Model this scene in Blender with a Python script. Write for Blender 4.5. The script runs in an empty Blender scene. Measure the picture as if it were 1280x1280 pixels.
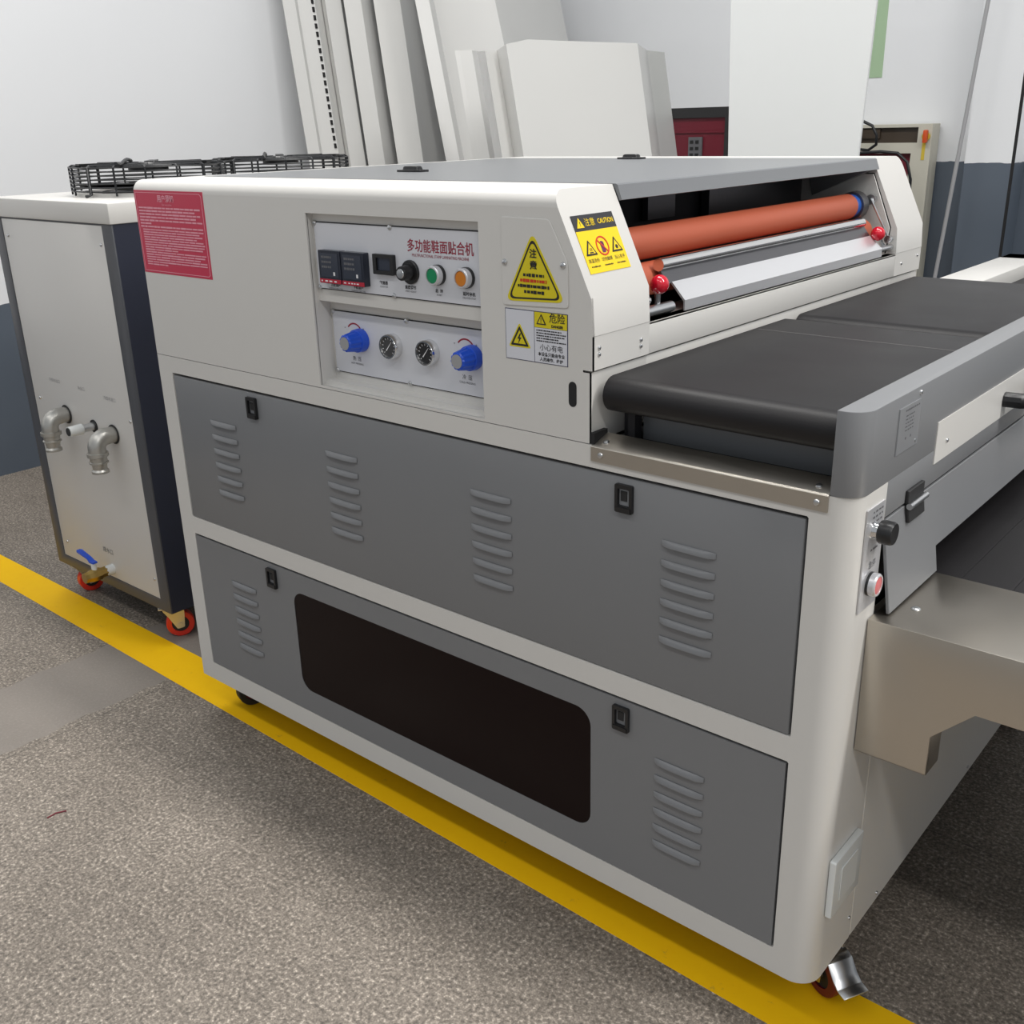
import bpy, bmesh, math, random
from mathutils import Vector, Matrix

random.seed(7)
sc = bpy.context.scene
col = sc.collection
PI = math.pi

# ------------------------------------------------------------------ camera
CAM_H = 1.13
FPX = 1286.556
RM = ((0.76332074, 0.64557555, -0.02395099),
      (0.20996736, -0.28298349, -0.93586006),
      (-0.61094611, 0.70933247, -0.35155696))     # rows: right, down, forward
cam_data = bpy.data.cameras.new('camera')
cam = bpy.data.objects.new('camera', cam_data)
col.objects.link(cam)
sc.camera = cam
cam_data.sensor_width = 36.0
cam_data.sensor_fit = 'HORIZONTAL'
cam_data.lens = FPX / 1280.0 * 36.0
cam_data.clip_start = 0.02
cam_data.clip_end = 60
m = Matrix.Identity(4)
for i in range(3):
    m[i][0] = RM[0][i]
    m[i][1] = -RM[1][i]
    m[i][2] = -RM[2][i]
m[2][3] = CAM_H
cam.matrix_world = m

# ------------------------------------------------------------------ world and lamps
world = bpy.data.worlds.new('world')
sc.world = world
world.use_nodes = True
wn = world.node_tree.nodes
wn['Background'].inputs[0].default_value = (0.90, 0.95, 1.0, 1)
wn['Background'].inputs[1].default_value = 0.44


def tube_light(name, loc, sx, sy, power, colour=(1.0, 0.98, 0.95)):
    l = bpy.data.lights.new(name, 'AREA')
    l.shape = 'RECTANGLE'
    l.size = sx
    l.size_y = sy
    l.energy = power
    l.color = colour
    o = bpy.data.objects.new(name, l)
    o.location = loc
    col.objects.link(o)
    return o


# rows of ceiling fluorescent lamps of the hall
tube_light('ceiling_lamp', (-1.6, -0.9, 3.7), 3.6, 0.25, 25)
tube_light('ceiling_lamp', (2.4, -0.9, 3.7), 3.0, 0.25, 50)
tube_light('ceiling_lamp', (-1.6, 1.5, 3.7), 3.6, 0.25, 90)
tube_light('ceiling_lamp', (2.2, 1.5, 3.7), 3.0, 0.25, 140)

sc.view_settings.view_transform = 'Standard'
sc.view_settings.look = 'None'
sc.view_settings.gamma = 1.0
sc.view_settings.use_curve_mapping = False
sc.view_settings.exposure = 0.0


# ------------------------------------------------------------------ materials
def mat(name, colour, rough=0.5, metal=0.0, spec=0.5, coat=0.0, bump=0.0, bump_scale=300.0,
        var=0.0, var_scale=6.0, emit=None, alpha=None, stretch=None, rough_var=0.0):
    mt = bpy.data.materials.new(name)
    mt.use_nodes = True
    nt = mt.node_tree
    b = nt.nodes['Principled BSDF']
    c = (colour[0], colour[1], colour[2], 1)
    b.inputs['Base Color'].default_value = c
    b.inputs['Roughness'].default_value = rough
    b.inputs['Metallic'].default_value = metal
    b.inputs['Specular IOR Level'].default_value = spec
    b.inputs['Coat Weight'].default_value = coat
    b.inputs['Coat Roughness'].default_value = 0.15
    if emit:
        b.inputs['Emission Color'].default_value = (emit[0], emit[1], emit[2], 1)
        b.inputs['Emission Strength'].default_value = emit[3]
    if bump or var or rough_var:
        tc = nt.nodes.new('ShaderNodeTexCoord')
        src = tc.outputs['Object']
        if stretch:
            mp = nt.nodes.new('ShaderNodeMapping')
            mp.inputs['Scale'].default_value = stretch
            nt.links.new(src, mp.inputs['Vector'])
            src = mp.outputs['Vector']
    if var:
        n = nt.nodes.new('ShaderNodeTexNoise')
        n.inputs['Scale'].default_value = var_scale
        n.inputs['Detail'].default_value = 6
        nt.links.new(src, n.inputs['Vector'])
        mx = nt.nodes.new('ShaderNodeMix')
        mx.data_type = 'RGBA'
        mx.inputs[6].default_value = tuple(x * (1 - var) for x in colour) + (1,)
        mx.inputs[7].default_value = tuple(min(1, x * (1 + var)) for x in colour) + (1,)
        nt.links.new(n.outputs['Fac'], mx.inputs[0])
        nt.links.new(mx.outputs[2], b.inputs['Base Color'])
    if rough_var:
        n = nt.nodes.new('ShaderNodeTexNoise')
        n.inputs['Scale'].default_value = var_scale * 1.7
        nt.links.new(src, n.inputs['Vector'])
        mr = nt.nodes.new('ShaderNodeMapRange')
        mr.inputs[3].default_value = rough - rough_var
        mr.inputs[4].default_value = rough + rough_var
        nt.links.new(n.outputs['Fac'], mr.inputs[0])
        nt.links.new(mr.outputs[0], b.inputs['Roughness'])
    if bump:
        n = nt.nodes.new('ShaderNodeTexNoise')
        n.inputs['Scale'].default_value = bump_scale
        n.inputs['Detail'].default_value = 3
        nt.links.new(src, n.inputs['Vector'])
        bp = nt.nodes.new('ShaderNodeBump')
        bp.inputs['Strength'].default_value = bump
        bp.inputs['Distance'].default_value = 0.001
        nt.links.new(n.outputs['Fac'], bp.inputs['Height'])
        nt.links.new(bp.outputs[0], b.inputs['Normal'])
    return mt


M = {}
M['cream'] = mat('cream_powder_coat', (0.67, 0.655, 0.625), 0.36, bump=0.06, bump_scale=900, var=0.015)
M['grey'] = mat('grey_powder_coat', (0.20, 0.204, 0.212), 0.38, bump=0.08, bump_scale=900, var=0.02)
M['lid_grey'] = mat('lid_grey_paint', (0.175, 0.182, 0.192), 0.34, bump=0.05, bump_scale=900, var=0.02)
M['seam'] = mat('dark_gap', (0.012, 0.012, 0.013), 0.8)
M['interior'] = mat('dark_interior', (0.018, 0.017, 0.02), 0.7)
M['black'] = mat('black_plastic', (0.012, 0.012, 0.013), 0.35)
M['blacksoft'] = mat('black_matt', (0.02, 0.02, 0.021), 0.6)
M['belt'] = mat('black_rubber_belt', (0.011, 0.010, 0.011), 0.47, spec=0.36, var=0.25, var_scale=5, bump=0.15, bump_scale=500, rough_var=0.05)
M['belt_seam'] = mat('belt_seam', (0.13, 0.12, 0.12), 0.5)
M['steel'] = mat('brushed_stainless', (0.56, 0.52, 0.46), 0.36, metal=1.0, bump=0.012, bump_scale=60, stretch=(2, 2, 60), rough_var=0.05)
M['chrome'] = mat('chrome', (0.75, 0.75, 0.75), 0.12, metal=1.0)
M['zinc'] = mat('zinc_plated', (0.62, 0.63, 0.64), 0.28, metal=1.0)
M['galv'] = mat('galvanised_iron', (0.50, 0.49, 0.46), 0.38, metal=0.9, var=0.2, var_scale=40)
M['brass'] = mat('brass', (0.52, 0.36, 0.12), 0.3, metal=1.0)
M['alu'] = mat('silver_sheet', (0.80, 0.80, 0.82), 0.30, metal=0.7)
M['darkmetal'] = mat('dark_metal_strip', (0.14, 0.14, 0.15), 0.3, metal=0.8)
M['orange'] = mat('orange_silicone', (0.47, 0.105, 0.050), 0.5, var=0.06, var_scale=9)
M['redball'] = mat('red_ball', (0.60, 0.008, 0.025), 0.15, coat=0.5)
M['bluecap'] = mat('blue_ring', (0.02, 0.10, 0.42), 0.35)
M['blueknob'] = mat('blue_knob', (0.012, 0.085, 0.62), 0.3)
M['knobgrey'] = mat('knob_cap_grey', (0.33, 0.33, 0.34), 0.4)
M['plate'] = mat('panel_plate', (0.66, 0.67, 0.71), 0.4)
M['plate_steel'] = mat('control_strip_metal', (0.70, 0.70, 0.72), 0.30, metal=0.55)
M['nameplate'] = mat('nameplate_metal', (0.42, 0.43, 0.45), 0.35, metal=0.6)
M['screen'] = mat('controller_face', (0.014, 0.018, 0.032), 0.25)
M['screen2'] = mat('controller_window', (0.035, 0.042, 0.062), 0.2)
M['redstrip'] = mat('red_strip', (0.45, 0.012, 0.035), 0.4)
M['green_btn'] = mat('green_button', (0.0, 0.24, 0.09), 0.35)
M['orange_btn'] = mat('orange_button', (0.62, 0.20, 0.012), 0.35)
M['pink_btn'] = mat('pinkish_red_button', (0.70, 0.16, 0.17), 0.3)
M['gauge'] = mat('gauge_dial', (0.02, 0.02, 0.022), 0.3)
M['gauge2'] = mat('gauge_dial_grey', (0.06, 0.06, 0.062), 0.3)
M['white'] = mat('white_print', (0.80, 0.80, 0.82), 0.5)
M['signwhite'] = mat('sign_white', (0.68, 0.69, 0.74), 0.35)
M['ink'] = mat('black_ink', (0.015, 0.014, 0.015), 0.5)
M['greyink'] = mat('grey_ink', (0.13, 0.13, 0.14), 0.5)
M['paleink'] = mat('pale_grey_ink', (0.36, 0.36, 0.37), 0.5)
M['redink'] = mat('dark_red_ink', (0.30, 0.015, 0.04), 0.5)
M['navyink'] = mat('navy_ink', (0.03, 0.035, 0.09), 0.5)
M['signred'] = mat('sign_red', (0.56, 0.018, 0.065), 0.35)
M['signpink'] = mat('sign_pink_print', (0.80, 0.34, 0.42), 0.4)
M['signmaroon'] = mat('sign_maroon_edge', (0.26, 0.012, 0.03), 0.4)
M['yellow'] = mat('sign_yellow', (0.88, 0.62, 0.006), 0.35)
M['olive'] = mat('sign_yellow_olive', (0.72, 0.60, 0.012), 0.35)
M['signdark'] = mat('sign_charcoal', (0.028, 0.028, 0.032), 0.4)
M['signredring'] = mat('sign_ring_red', (0.60, 0.04, 0.01), 0.4)
M['purple'] = mat('sign_purple', (0.13, 0.02, 0.09), 0.4)
M['brownglass'] = mat('dark_brown_acrylic', (0.008, 0.003, 0.003), 0.16, spec=0.12, rough_var=0.0)
M['socket'] = mat('white_plastic', (0.74, 0.76, 0.75), 0.25)
M['navy'] = mat('navy_blue_paint', (0.022, 0.026, 0.045), 0.38)
M['chfront'] = mat('charcoal_blue_paint', (0.075, 0.078, 0.088), 0.42)
M['chpanel'] = mat('chiller_panel_cream', (0.66, 0.645, 0.62), 0.38, bump=0.05, bump_scale=900)
M['redwheel'] = mat('red_polyurethane', (0.72, 0.035, 0.018), 0.35)
M['darkred'] = mat('dark_red_paint', (0.15, 0.007, 0.02), 0.4)
M['tan'] = mat('galv_yellow_zinc', (0.68, 0.64, 0.54), 0.35, metal=0.7)
M['wire'] = mat('black_wire', (0.012, 0.013, 0.015), 0.4)
M['panelwhite'] = mat('white_coated_sheet', (0.66, 0.655, 0.635), 0.36, var=0.015)
M['panelgrey'] = mat('grey_white_sheet', (0.62, 0.61, 0.59), 0.45, var=0.015)
M['boardwhite'] = mat('white_board', (0.72, 0.735, 0.73), 0.5)
M['palegreen'] = mat('pale_green_sheet', (0.38, 0.53, 0.34), 0.6)
M['beige'] = mat('beige_cabinet', (0.56, 0.54, 0.46), 0.45)
M['brownpanel'] = mat('dark_brown_panel', (0.055, 0.04, 0.028), 0.35)
M['switchyellow'] = mat('switch_yellow', (0.62, 0.46, 0.05), 0.4)
M['switchred'] = mat('switch_red', (0.62, 0.08, 0.012), 0.4)


def wall_material(dado):
    mt = bpy.data.materials.new('painted_wall_with_dado')
    mt.use_nodes = True
    nt = mt.node_tree
    b = nt.nodes['Principled BSDF']
    geo = nt.nodes.new('ShaderNodeNewGeometry')
    sep = nt.nodes.new('ShaderNodeSeparateXYZ')
    nt.links.new(geo.outputs['Position'], sep.inputs[0])
    nz = nt.nodes.new('ShaderNodeTexNoise')
    nz.inputs['Scale'].default_value = 18
    nz.inputs['Detail'].default_value = 4
    nt.links.new(geo.outputs['Position'], nz.inputs['Vector'])
    ma = nt.nodes.new('ShaderNodeMath')
    ma.operation = 'MULTIPLY_ADD'
    ma.inputs[1].default_value = 0.012
    nt.links.new(nz.outputs['Fac'], ma.inputs[0])
    nt.links.new(sep.outputs['Z'], ma.inputs[2])
    gt = nt.nodes.new('ShaderNodeMath')
    gt.operation = 'GREATER_THAN'
    gt.inputs[1].default_value = dado
    nt.links.new(ma.outputs[0], gt.inputs[0])
    # faint blotches in both paints
    n2 = nt.nodes.new('ShaderNodeTexNoise')
    n2.inputs['Scale'].default_value = 2.2
    n2.inputs['Detail'].default_value = 8
    nt.links.new(geo.outputs['Position'], n2.inputs['Vector'])
    up = nt.nodes.new('ShaderNodeMix')
    up.data_type = 'RGBA'
    up.inputs[6].default_value = (0.80, 0.812, 0.83, 1)
    up.inputs[7].default_value = (0.85, 0.86, 0.875, 1)
    lo = nt.nodes.new('ShaderNodeMix')
    lo.data_type = 'RGBA'
    lo.inputs[6].default_value = (0.075, 0.095, 0.125, 1)
    lo.inputs[7].default_value = (0.13, 0.155, 0.19, 1)
    nt.links.new(n2.outputs['Fac'], up.inputs[0])
    nt.links.new(n2.outputs['Fac'], lo.inputs[0])
    mx = nt.nodes.new('ShaderNodeMix')
    mx.data_type = 'RGBA'
    nt.links.new(gt.outputs[0], mx.inputs[0])
    nt.links.new(lo.outputs[2], mx.inputs[6])
    nt.links.new(up.outputs[2], mx.inputs[7])
    nt.links.new(mx.outputs[2], b.inputs['Base Color'])
    b.inputs['Roughness'].default_value = 0.35
    return mt


def floor_material():
    mt = bpy.data.materials.new('speckled_concrete')
    mt.use_nodes = True
    nt = mt.node_tree
    b = nt.nodes['Principled BSDF']
    geo = nt.nodes.new('ShaderNodeNewGeometry')
    pos = geo.outputs['Position']
    sep = nt.nodes.new('ShaderNodeSeparateXYZ')
    nt.links.new(pos, sep.inputs[0])

    def noise(scale, detail, rough=0.6):
        n = nt.nodes.new('ShaderNodeTexNoise')
        n.inputs['Scale'].default_value = scale
        n.inputs['Detail'].default_value = detail
        n.inputs['Roughness'].default_value = rough
        nt.links.new(pos, n.inputs['Vector'])
        return n.outputs['Fac']

    def ramp(fac, stops):
        r = nt.nodes.new('ShaderNodeValToRGB')
        els = r.color_ramp.elements
        while len(els) < len(stops):
            els.new(0.5)
        for e, (p, c) in zip(els, stops):
            e.position = p
            e.color = (c[0], c[1], c[2], 1)
        nt.links.new(fac, r.inputs[0])
        return r.outputs[0]

    def mix(fac, a, c, mode='MIX'):
        mx = nt.nodes.new('ShaderNodeMix')
        mx.data_type = 'RGBA'
        mx.blend_type = mode
        if isinstance(fac, float):
            mx.inputs[0].default_value = fac
        else:
            nt.links.new(fac, mx.inputs[0])
        for s, v in ((6, a), (7, c)):
            if isinstance(v, tuple):
                mx.inputs[s].default_value = v
            else:
                nt.links.new(v, mx.inputs[s])
        return mx.outputs[2]

    def math2(op, a, c):
        mn = nt.nodes.new('ShaderNodeMath')
        mn.operation = op
        for i, v in enumerate((a, c)):
            if isinstance(v, (float, int)):
                mn.inputs[i].default_value = v
            else:
                nt.links.new(v, mn.inputs[i])
        return mn.outputs[0]

    fine = ramp(noise(165, 4, 0.70), [(0.32, (0.080, 0.069, 0.060)), (0.47, (0.188, 0.162, 0.136)),
                                      (0.57, (0.290, 0.252, 0.214)), (0.68, (0.61, 0.54, 0.465))])
    mid = ramp(noise(34, 7, 0.75), [(0.34, (0.78, 0.775, 0.765)), (0.66, (1.20, 1.20, 1.19))])
    big = ramp(noise(3.0, 4), [(0.30, (0.84, 0.83, 0.82)), (0.72, (1.12, 1.12, 1.12))])
    rough_c = mix(1.0, mix(1.0, fine, mid, 'MULTIPLY'), big, 'MULTIPLY')
    smooth_c = mix(0.55, mix(0.22, (0.235, 0.210, 0.186, 1), fine), mix(1.0, (0.235, 0.210, 0.186, 1), big, 'MULTIPLY'))
    wob = math2('MULTIPLY', noise(9, 4), 0.05)
    xx = math2('ADD', sep.outputs['X'], wob)
    strip = math2('MULTIPLY', math2('GREATER_THAN', xx, -2.13), math2('LESS_THAN', xx, -1.87))
    base = mix(strip, rough_c, smooth_c)
    # thin saw cuts
    cut = None
    for ax, v in (('Y', 1.535), ('Y', 0.17), ('X', 0.62), ('X', -1.875)):
        d = math2('ABSOLUTE', math2('SUBTRACT', sep.outputs[ax], v), 0.0)
        g = math2('LESS_THAN', d, 0.0013)
        cut = g if cut is None else math2('MAXIMUM', cut, g)
    base = mix(math2('MULTIPLY', cut, 0.55), base, (0.05, 0.045, 0.04, 1))
    nt.links.new(base, b.inputs['Base Color'])
    b.inputs['Roughness'].default_value = 0.62
    bp = nt.nodes.new('ShaderNodeBump')
    bp.inputs['Strength'].default_value = 0.35
    bp.inputs['Distance'].default_value = 0.002
    nt.links.new(noise(170, 4), bp.inputs['Height'])
    nt.links.new(bp.outputs[0], b.inputs['Normal'])
    return mt


def stripe_material():
    mt = bpy.data.materials.new('worn_yellow_line_paint')
    mt.use_nodes = True
    nt = mt.node_tree
    b = nt.nodes['Principled BSDF']
    geo = nt.nodes.new('ShaderNodeNewGeometry')
    n = nt.nodes.new('ShaderNodeTexNoise')
    n.inputs['Scale'].default_value = 26
    n.inputs['Detail'].default_value = 8
    n.inputs['Roughness'].default_value = 0.7
    nt.links.new(geo.outputs['Position'], n.inputs['Vector'])
    r = nt.nodes.new('ShaderNodeValToRGB')
    e = r.color_ramp.elements
    e[0].position = 0.27
    e[0].color = (0.50, 0.31, 0.05, 1)
    e[1].position = 0.37
    e[1].color = (0.96, 0.55, 0.004, 1)
    x = e.new(0.72)
    x.color = (0.98, 0.58, 0.004, 1)
    nt.links.new(n.outputs['Fac'], r.inputs[0])
    nt.links.new(r.outputs[0], b.inputs['Base Color'])
    b.inputs['Roughness'].default_value = 0.6
    b.inputs['Specular IOR Level'].default_value = 0.2
    return mt


M['wall'] = wall_material(0.957)
M['wall_l'] = wall_material(0.60)
M['floor'] = floor_material()
M['stripe'] = stripe_material()


# ------------------------------------------------------------------ geometry helpers
class Fr:
    """A local frame: u to the right, v up, w out of the surface."""

    def __init__(self, o=(0, 0, 0), u=(1, 0, 0), v=(0, 1, 0)):
        self.o = Vector(o)
        self.u = Vector(u).normalized()
        self.v = Vector(v).normalized()
        self.w = self.u.cross(self.v).normalized()

    def p(self, a, b, c):
        return self.o + self.u * a + self.v * b + self.w * c


W0 = Fr()                                                   # the world itself
FRONT = Fr((0, 1.0, 0), (1, 0, 0), (0, 0, 1))               # u = x, v = z, w = out towards -y
SIDE = Fr((-0.383, 0, 0), (0, 1, 0), (0, 0, 1))             # u = y, v = z, w = +x


class MB:
    def __init__(self):
        self.v = []
        self.f = []
        self.mi = []
        self.cur = 0

    def m(self, i):
        self.cur = i
        return self

    def add(self, verts, faces):
        k = len(self.v)
        self.v += [tuple(x) for x in verts]
        for f in faces:
            self.f.append([i + k for i in f])
            self.mi.append(self.cur)
        return self

    def box(self, a, b, fr=W0):
        (x0, y0, z0), (x1, y1, z1) = a, b
        vs = [fr.p(x, y, z) for x in (x0, x1) for y in (y0, y1) for z in (z0, z1)]
        return self.add(vs, [(0, 1, 3, 2), (4, 6, 7, 5), (0, 4, 5, 1), (2, 3, 7, 6), (0, 2, 6, 4), (1, 5, 7, 3)])

    def prism(self, pts, w0, w1, fr=W0):
        """closed polygon (u, v) extruded along w"""
        n = len(pts)
        vs = [fr.p(u, v, w0) for u, v in pts] + [fr.p(u, v, w1) for u, v in pts]
        fs = [tuple(range(n - 1, -1, -1)), tuple(range(n, 2 * n))]
        fs += [(i, (i + 1) % n, n + (i + 1) % n, n + i) for i in range(n)]
        return self.add(vs, fs)

    def loft(self, rings, cap0=True, cap1=True, closed=True):
        n = len(rings[0])
        vs = [p for r in rings for p in r]
        fs = []
        for k in range(len(rings) - 1):
            for i in range(n if closed else n - 1):
                j = (i + 1) % n
                fs.append((k * n + i, k * n + j, (k + 1) * n + j, (k + 1) * n + i))
        if cap0:
            fs.append(tuple(range(n - 1, -1, -1)))
        if cap1:
            fs.append(tuple((len(rings) - 1) * n + i for i in range(n)))
        return self.add(vs, fs)

    def lathe(self, prof, fr=W0, c=(0, 0), n=24):
        """prof: list of (radius, w); turned about the w axis at (u, v) = c"""
        rings = []
        for r, w in prof:
            r = max(r, 1e-5)
            rings.append([fr.p(c[0] + r * math.cos(2 * PI * i / n), c[1] + r * math.sin(2 * PI * i / n), w) for i in range(n)])
        return self.loft(rings)

    def tube(self, pts, r, n=8, cyc=False):
        pts = [Vector(p) for p in pts]
        rings = []
        L = len(pts)
        prev = None
        for i, p in enumerate(pts):
            a = pts[(i - 1) % L] if (i > 0 or cyc) else p
            b = pts[(i + 1) % L] if (i < L - 1 or cyc) else p
            d = (b - a).normalized()
            if prev is None:
                h = Vector((0, 0, 1)) if abs(d.z) < 0.9 else Vector((1, 0, 0))
                s = d.cross(h).normalized()
            else:
                s = (prev - d * prev.dot(d)).normalized()
            prev = s
            t = d.cross(s)
            rr = r[i] if isinstance(r, (list, tuple)) else r
            rings.append([p + (s * math.cos(2 * PI * k / n) + t * math.sin(2 * PI * k / n)) * rr for k in range(n)])
        if cyc:
            rings.append(rings[0])
            return self.loft(rings, False, False)
        return self.loft(rings)

    def sphere(self, c, r, n=20, k=12):
        c = Vector(c)
        rings = []
        for j in range(k + 1):
            a = PI * j / k
            rr = max(r * math.sin(a), 1e-5)
            rings.append([c + Vector((rr * math.cos(2 * PI * i / n), rr * math.sin(2 * PI * i / n), r * math.cos(a))) for i in range(n)])
        return self.loft(rings)

    def plate(self, outer, holes, w0, w1, fr=W0):
        """a flat plate with holes; outer and holes are (u, v) loops"""
        bm = bmesh.new()
        loops = []
        for lp in [outer] + list(holes):
            vs = [bm.verts.new((u, v, 0)) for u, v in lp]
            for i in range(len(vs)):
                bm.edges.new((vs[i], vs[(i + 1) % len(vs)]))
            loops.append(len(vs))
        bmesh.ops.triangle_fill(bm, use_beauty=True, use_dissolve=False, edges=bm.edges[:], normal=(0, 0, 1))
        bm.verts.index_update()
        n = len(bm.verts)
        co = [(v.co.x, v.co.y) for v in bm.verts]
        tris = []
        for f in bm.faces:
            ids = [v.index for v in f.verts]
            a, b, c = (co[i] for i in ids)
            if (b[0] - a[0]) * (c[1] - a[1]) - (b[1] - a[1]) * (c[0] - a[0]) < 0:
                ids.reverse()
            tris.append(ids)
        bm.free()
        vs = [fr.p(u, v, w0) for u, v in co] + [fr.p(u, v, w1) for u, v in co]
        fs = [tuple(reversed(t)) for t in tris] + [tuple(i + n for i in t) for t in tris]
        k = 0
        for ln in loops:
            for i in range(ln):
                a, b = k + i, k + (i + 1) % ln
                fs.append((a, b, b + n, a + n))
            k += ln
        return self.add(vs, fs)

    def build(self, name, mats, parent=None, smooth=35, bevel=0.0, seg=2, root=None, loc=None):
        off = Vector((0, 0, 0))
        if loc is None:
            r = root or top_of(parent)
            if r is not None:
                off = Vector(r.location)
        me = bpy.data.meshes.new(name)
        me.from_pydata([tuple(Vector(v) - off) for v in self.v], [], self.f)
        if not isinstance(mats, (list, tuple)):
            mats = [mats]
        for x in mats:
            me.materials.append(M[x])
        for p, i in zip(me.polygons, self.mi):
            p.material_index = i
        bm = bmesh.new()
        bm.from_mesh(me)
        bmesh.ops.recalc_face_normals(bm, faces=bm.faces)
        if bevel:
            es = [e for e in bm.edges if e.is_manifold and e.calc_face_angle(0) > math.radians(28)]
            bmesh.ops.bevel(bm, geom=es, offset=bevel, segments=seg, profile=0.5, affect='EDGES', clamp_overlap=True)
        bm.to_mesh(me)
        bm.free()
        if smooth:
            me.shade_smooth()
            me.set_sharp_from_angle(angle=math.radians(smooth))
        o = bpy.data.objects.new(name, me)
        col.objects.link(o)
        if parent is not None:
            o.parent = parent
        if loc is not None:
            o.location = loc
        return o


def top_of(o):
    if o is None:
        return None
    while o.parent is not None:
        o = o.parent
    return o


def thing(name, label, cat, loc, group=None):
    o = bpy.data.objects.new(name, None)
    o.empty_display_size = 0.05
    o.location = loc
    col.objects.link(o)
    tag(o, label, cat, group)
    return o


def tag(o, label=None, cat=None, group=None, kind=None):
    if label:
        o['label'] = label
    if cat:
        o['category'] = cat
    if group:
        o['group'] = group
    if kind:
        o['kind'] = kind
    return o


def again(src, parent, at):
    """a further copy of a small part, sharing its mesh; at is a world position"""
    o = src.copy()
    col.objects.link(o)
    o.parent = parent
    o.location = Vector(at) - Vector(top_of(parent).location)
    return o


def rrect(u0, u1, v0, v1, r, n=6):
    pts = []
    for cx, cy, a0 in ((u1 - r, v1 - r, 0), (u0 + r, v1 - r, 90), (u0 + r, v0 + r, 180), (u1 - r, v0 + r, 270)):
        for i in range(n + 1):
            a = math.radians(a0 + 90 * i / n)
            pts.append((cx + r * math.cos(a), cy + r * math.sin(a)))
    return pts


def rpoly(pts, r, n=4):
    """polygon with rounded corners"""
    out = []
    L = len(pts)
    for i in range(L):
        p = Vector(pts[i])
        a = (Vector(pts[i - 1]) - p).normalized()
        b = (Vector(pts[(i + 1) % L]) - p).normalized()
        for k in range(n + 1):
            t = k / n
            q = p + a * r * (1 - t) ** 2 + b * r * t ** 2
            out.append((q.x, q.y))
    return out


def text_mesh(body, size, fr, u, v, w, material, parent, name='lettering', align='CENTER', sx=1.0, bold=0.0, extrude=0.0):
    cu = bpy.data.curves.new('t', 'FONT')
    cu.body = body
    cu.size = size
    cu.align_x = align
    cu.align_y = 'CENTER'
    cu.offset = bold
    cu.extrude = extrude
    cu.resolution_u = 2
    to = bpy.data.objects.new('t', cu)
    col.objects.link(to)
    dg = bpy.context.evaluated_depsgraph_get()
    me = bpy.data.meshes.new_from_object(to.evaluated_get(dg))
    bpy.data.objects.remove(to)
    bpy.data.curves.remove(cu)
    off = Vector(top_of(parent).location) if parent is not None else Vector()
    for vt in me.vertices:
        c = vt.co.copy()
        vt.co = fr.p(u + c.x * sx, v + c.y, w + c.z) - off
    me.materials.clear()
    me.materials.append(M[material])
    o = bpy.data.objects.new(name, me)
    me.name = name
    col.objects.link(o)
    o.parent = parent
    return o


def print_rows(mb, u0, u1, v, h, w, fr, gap=0.25, unit=None, end=1.0):
    """a line of print too small to read: little blocks of ink in a row"""
    unit = unit or h
    x = u0
    lim = u0 + (u1 - u0) * end
    while x < lim:
        L = unit * random.uniform(0.6, 1.6)
        L = min(L, lim - x)
        if L > unit * 0.25:
            k = random.uniform(0.75, 1.0)
            mb.add([fr.p(x, v - h * k / 2, w), fr.p(x + L, v - h * k / 2, w), fr.p(x + L, v + h * k / 2, w), fr.p(x, v + h * k / 2, w)], [(0, 1, 2, 3)])
        x += L + unit * gap * random.uniform(0.5, 1.6)


def arc_band(cu_, cv_, r, t, a0, a1, n=14):
    o = [(cu_ + (r + t / 2) * math.cos(math.radians(a0 + (a1 - a0) * i / n)), cv_ + (r + t / 2) * math.sin(math.radians(a0 + (a1 - a0) * i / n))) for i in range(n + 1)]
    q = [(cu_ + (r - t / 2) * math.cos(math.radians(a0 + (a1 - a0) * i / n)), cv_ + (r - t / 2) * math.sin(math.radians(a0 + (a1 - a0) * i / n))) for i in range(n, -1, -1)]
    return o + q


# ================================================================== the setting
WALL_Y = 4.5
WALL_X = -3.67
fl = MB().box((-3.9, -4.0, -0.1), (4.0, 4.2, 0.0)).build('floor', 'floor', smooth=0)
tag(fl, 'speckled grey-brown concrete floor', kind='structure')
wl = MB().box((WALL_X - 0.15, -4.0, 0.0), (WALL_X, WALL_Y + 0.15, 4.2)).build('wall_left', 'wall_l', smooth=0)
tag(wl, 'white painted wall with blue-grey lower band', kind='structure')
wb = MB().box((WALL_X, WALL_Y, 0.0), (4.0, WALL_Y + 0.15, 4.2)).build('wall_back', 'wall', smooth=0)
tag(wb, 'white rear wall with dark blue-grey lower band', kind='structure')
st = MB().add([(-3.669, 1.049, 0), (0.9, 0.981, 0), (0.9, 1.122, 0), (-3.669, 1.125, 0),
               (-3.669, 1.049, 0.0008), (0.9, 0.981, 0.0008), (0.9, 1.122, 0.0008), (-3.669, 1.125, 0.0008)],
              [(0, 3, 2, 1), (4, 5, 6, 7), (0, 1, 5, 4), (1, 2, 6, 5), (2, 3, 7, 6), (3, 0, 4, 7)]).build('trim_1', 'stripe', smooth=0)
tag(st, 'worn yellow safety line painted on the concrete floor', kind='structure')

# ================================================================== the laminating machine
LAM = thing('laminating_machine', 'large cream and grey shoe-upper laminating machine with orange rollers and black belts', 'machine', (-1.0, 1.5, 0.0))
XL, XR = -1.709, -0.383          # cabinet left and right faces
YB = 2.087                       # back
ZB, ZS = 0.09, 0.754             # cabinet bottom and top seam
DX0, DX1 = -1.668, -0.436        # door openings
DZ = ((0.7245, 0.445), (0.411, 0.129))

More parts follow.
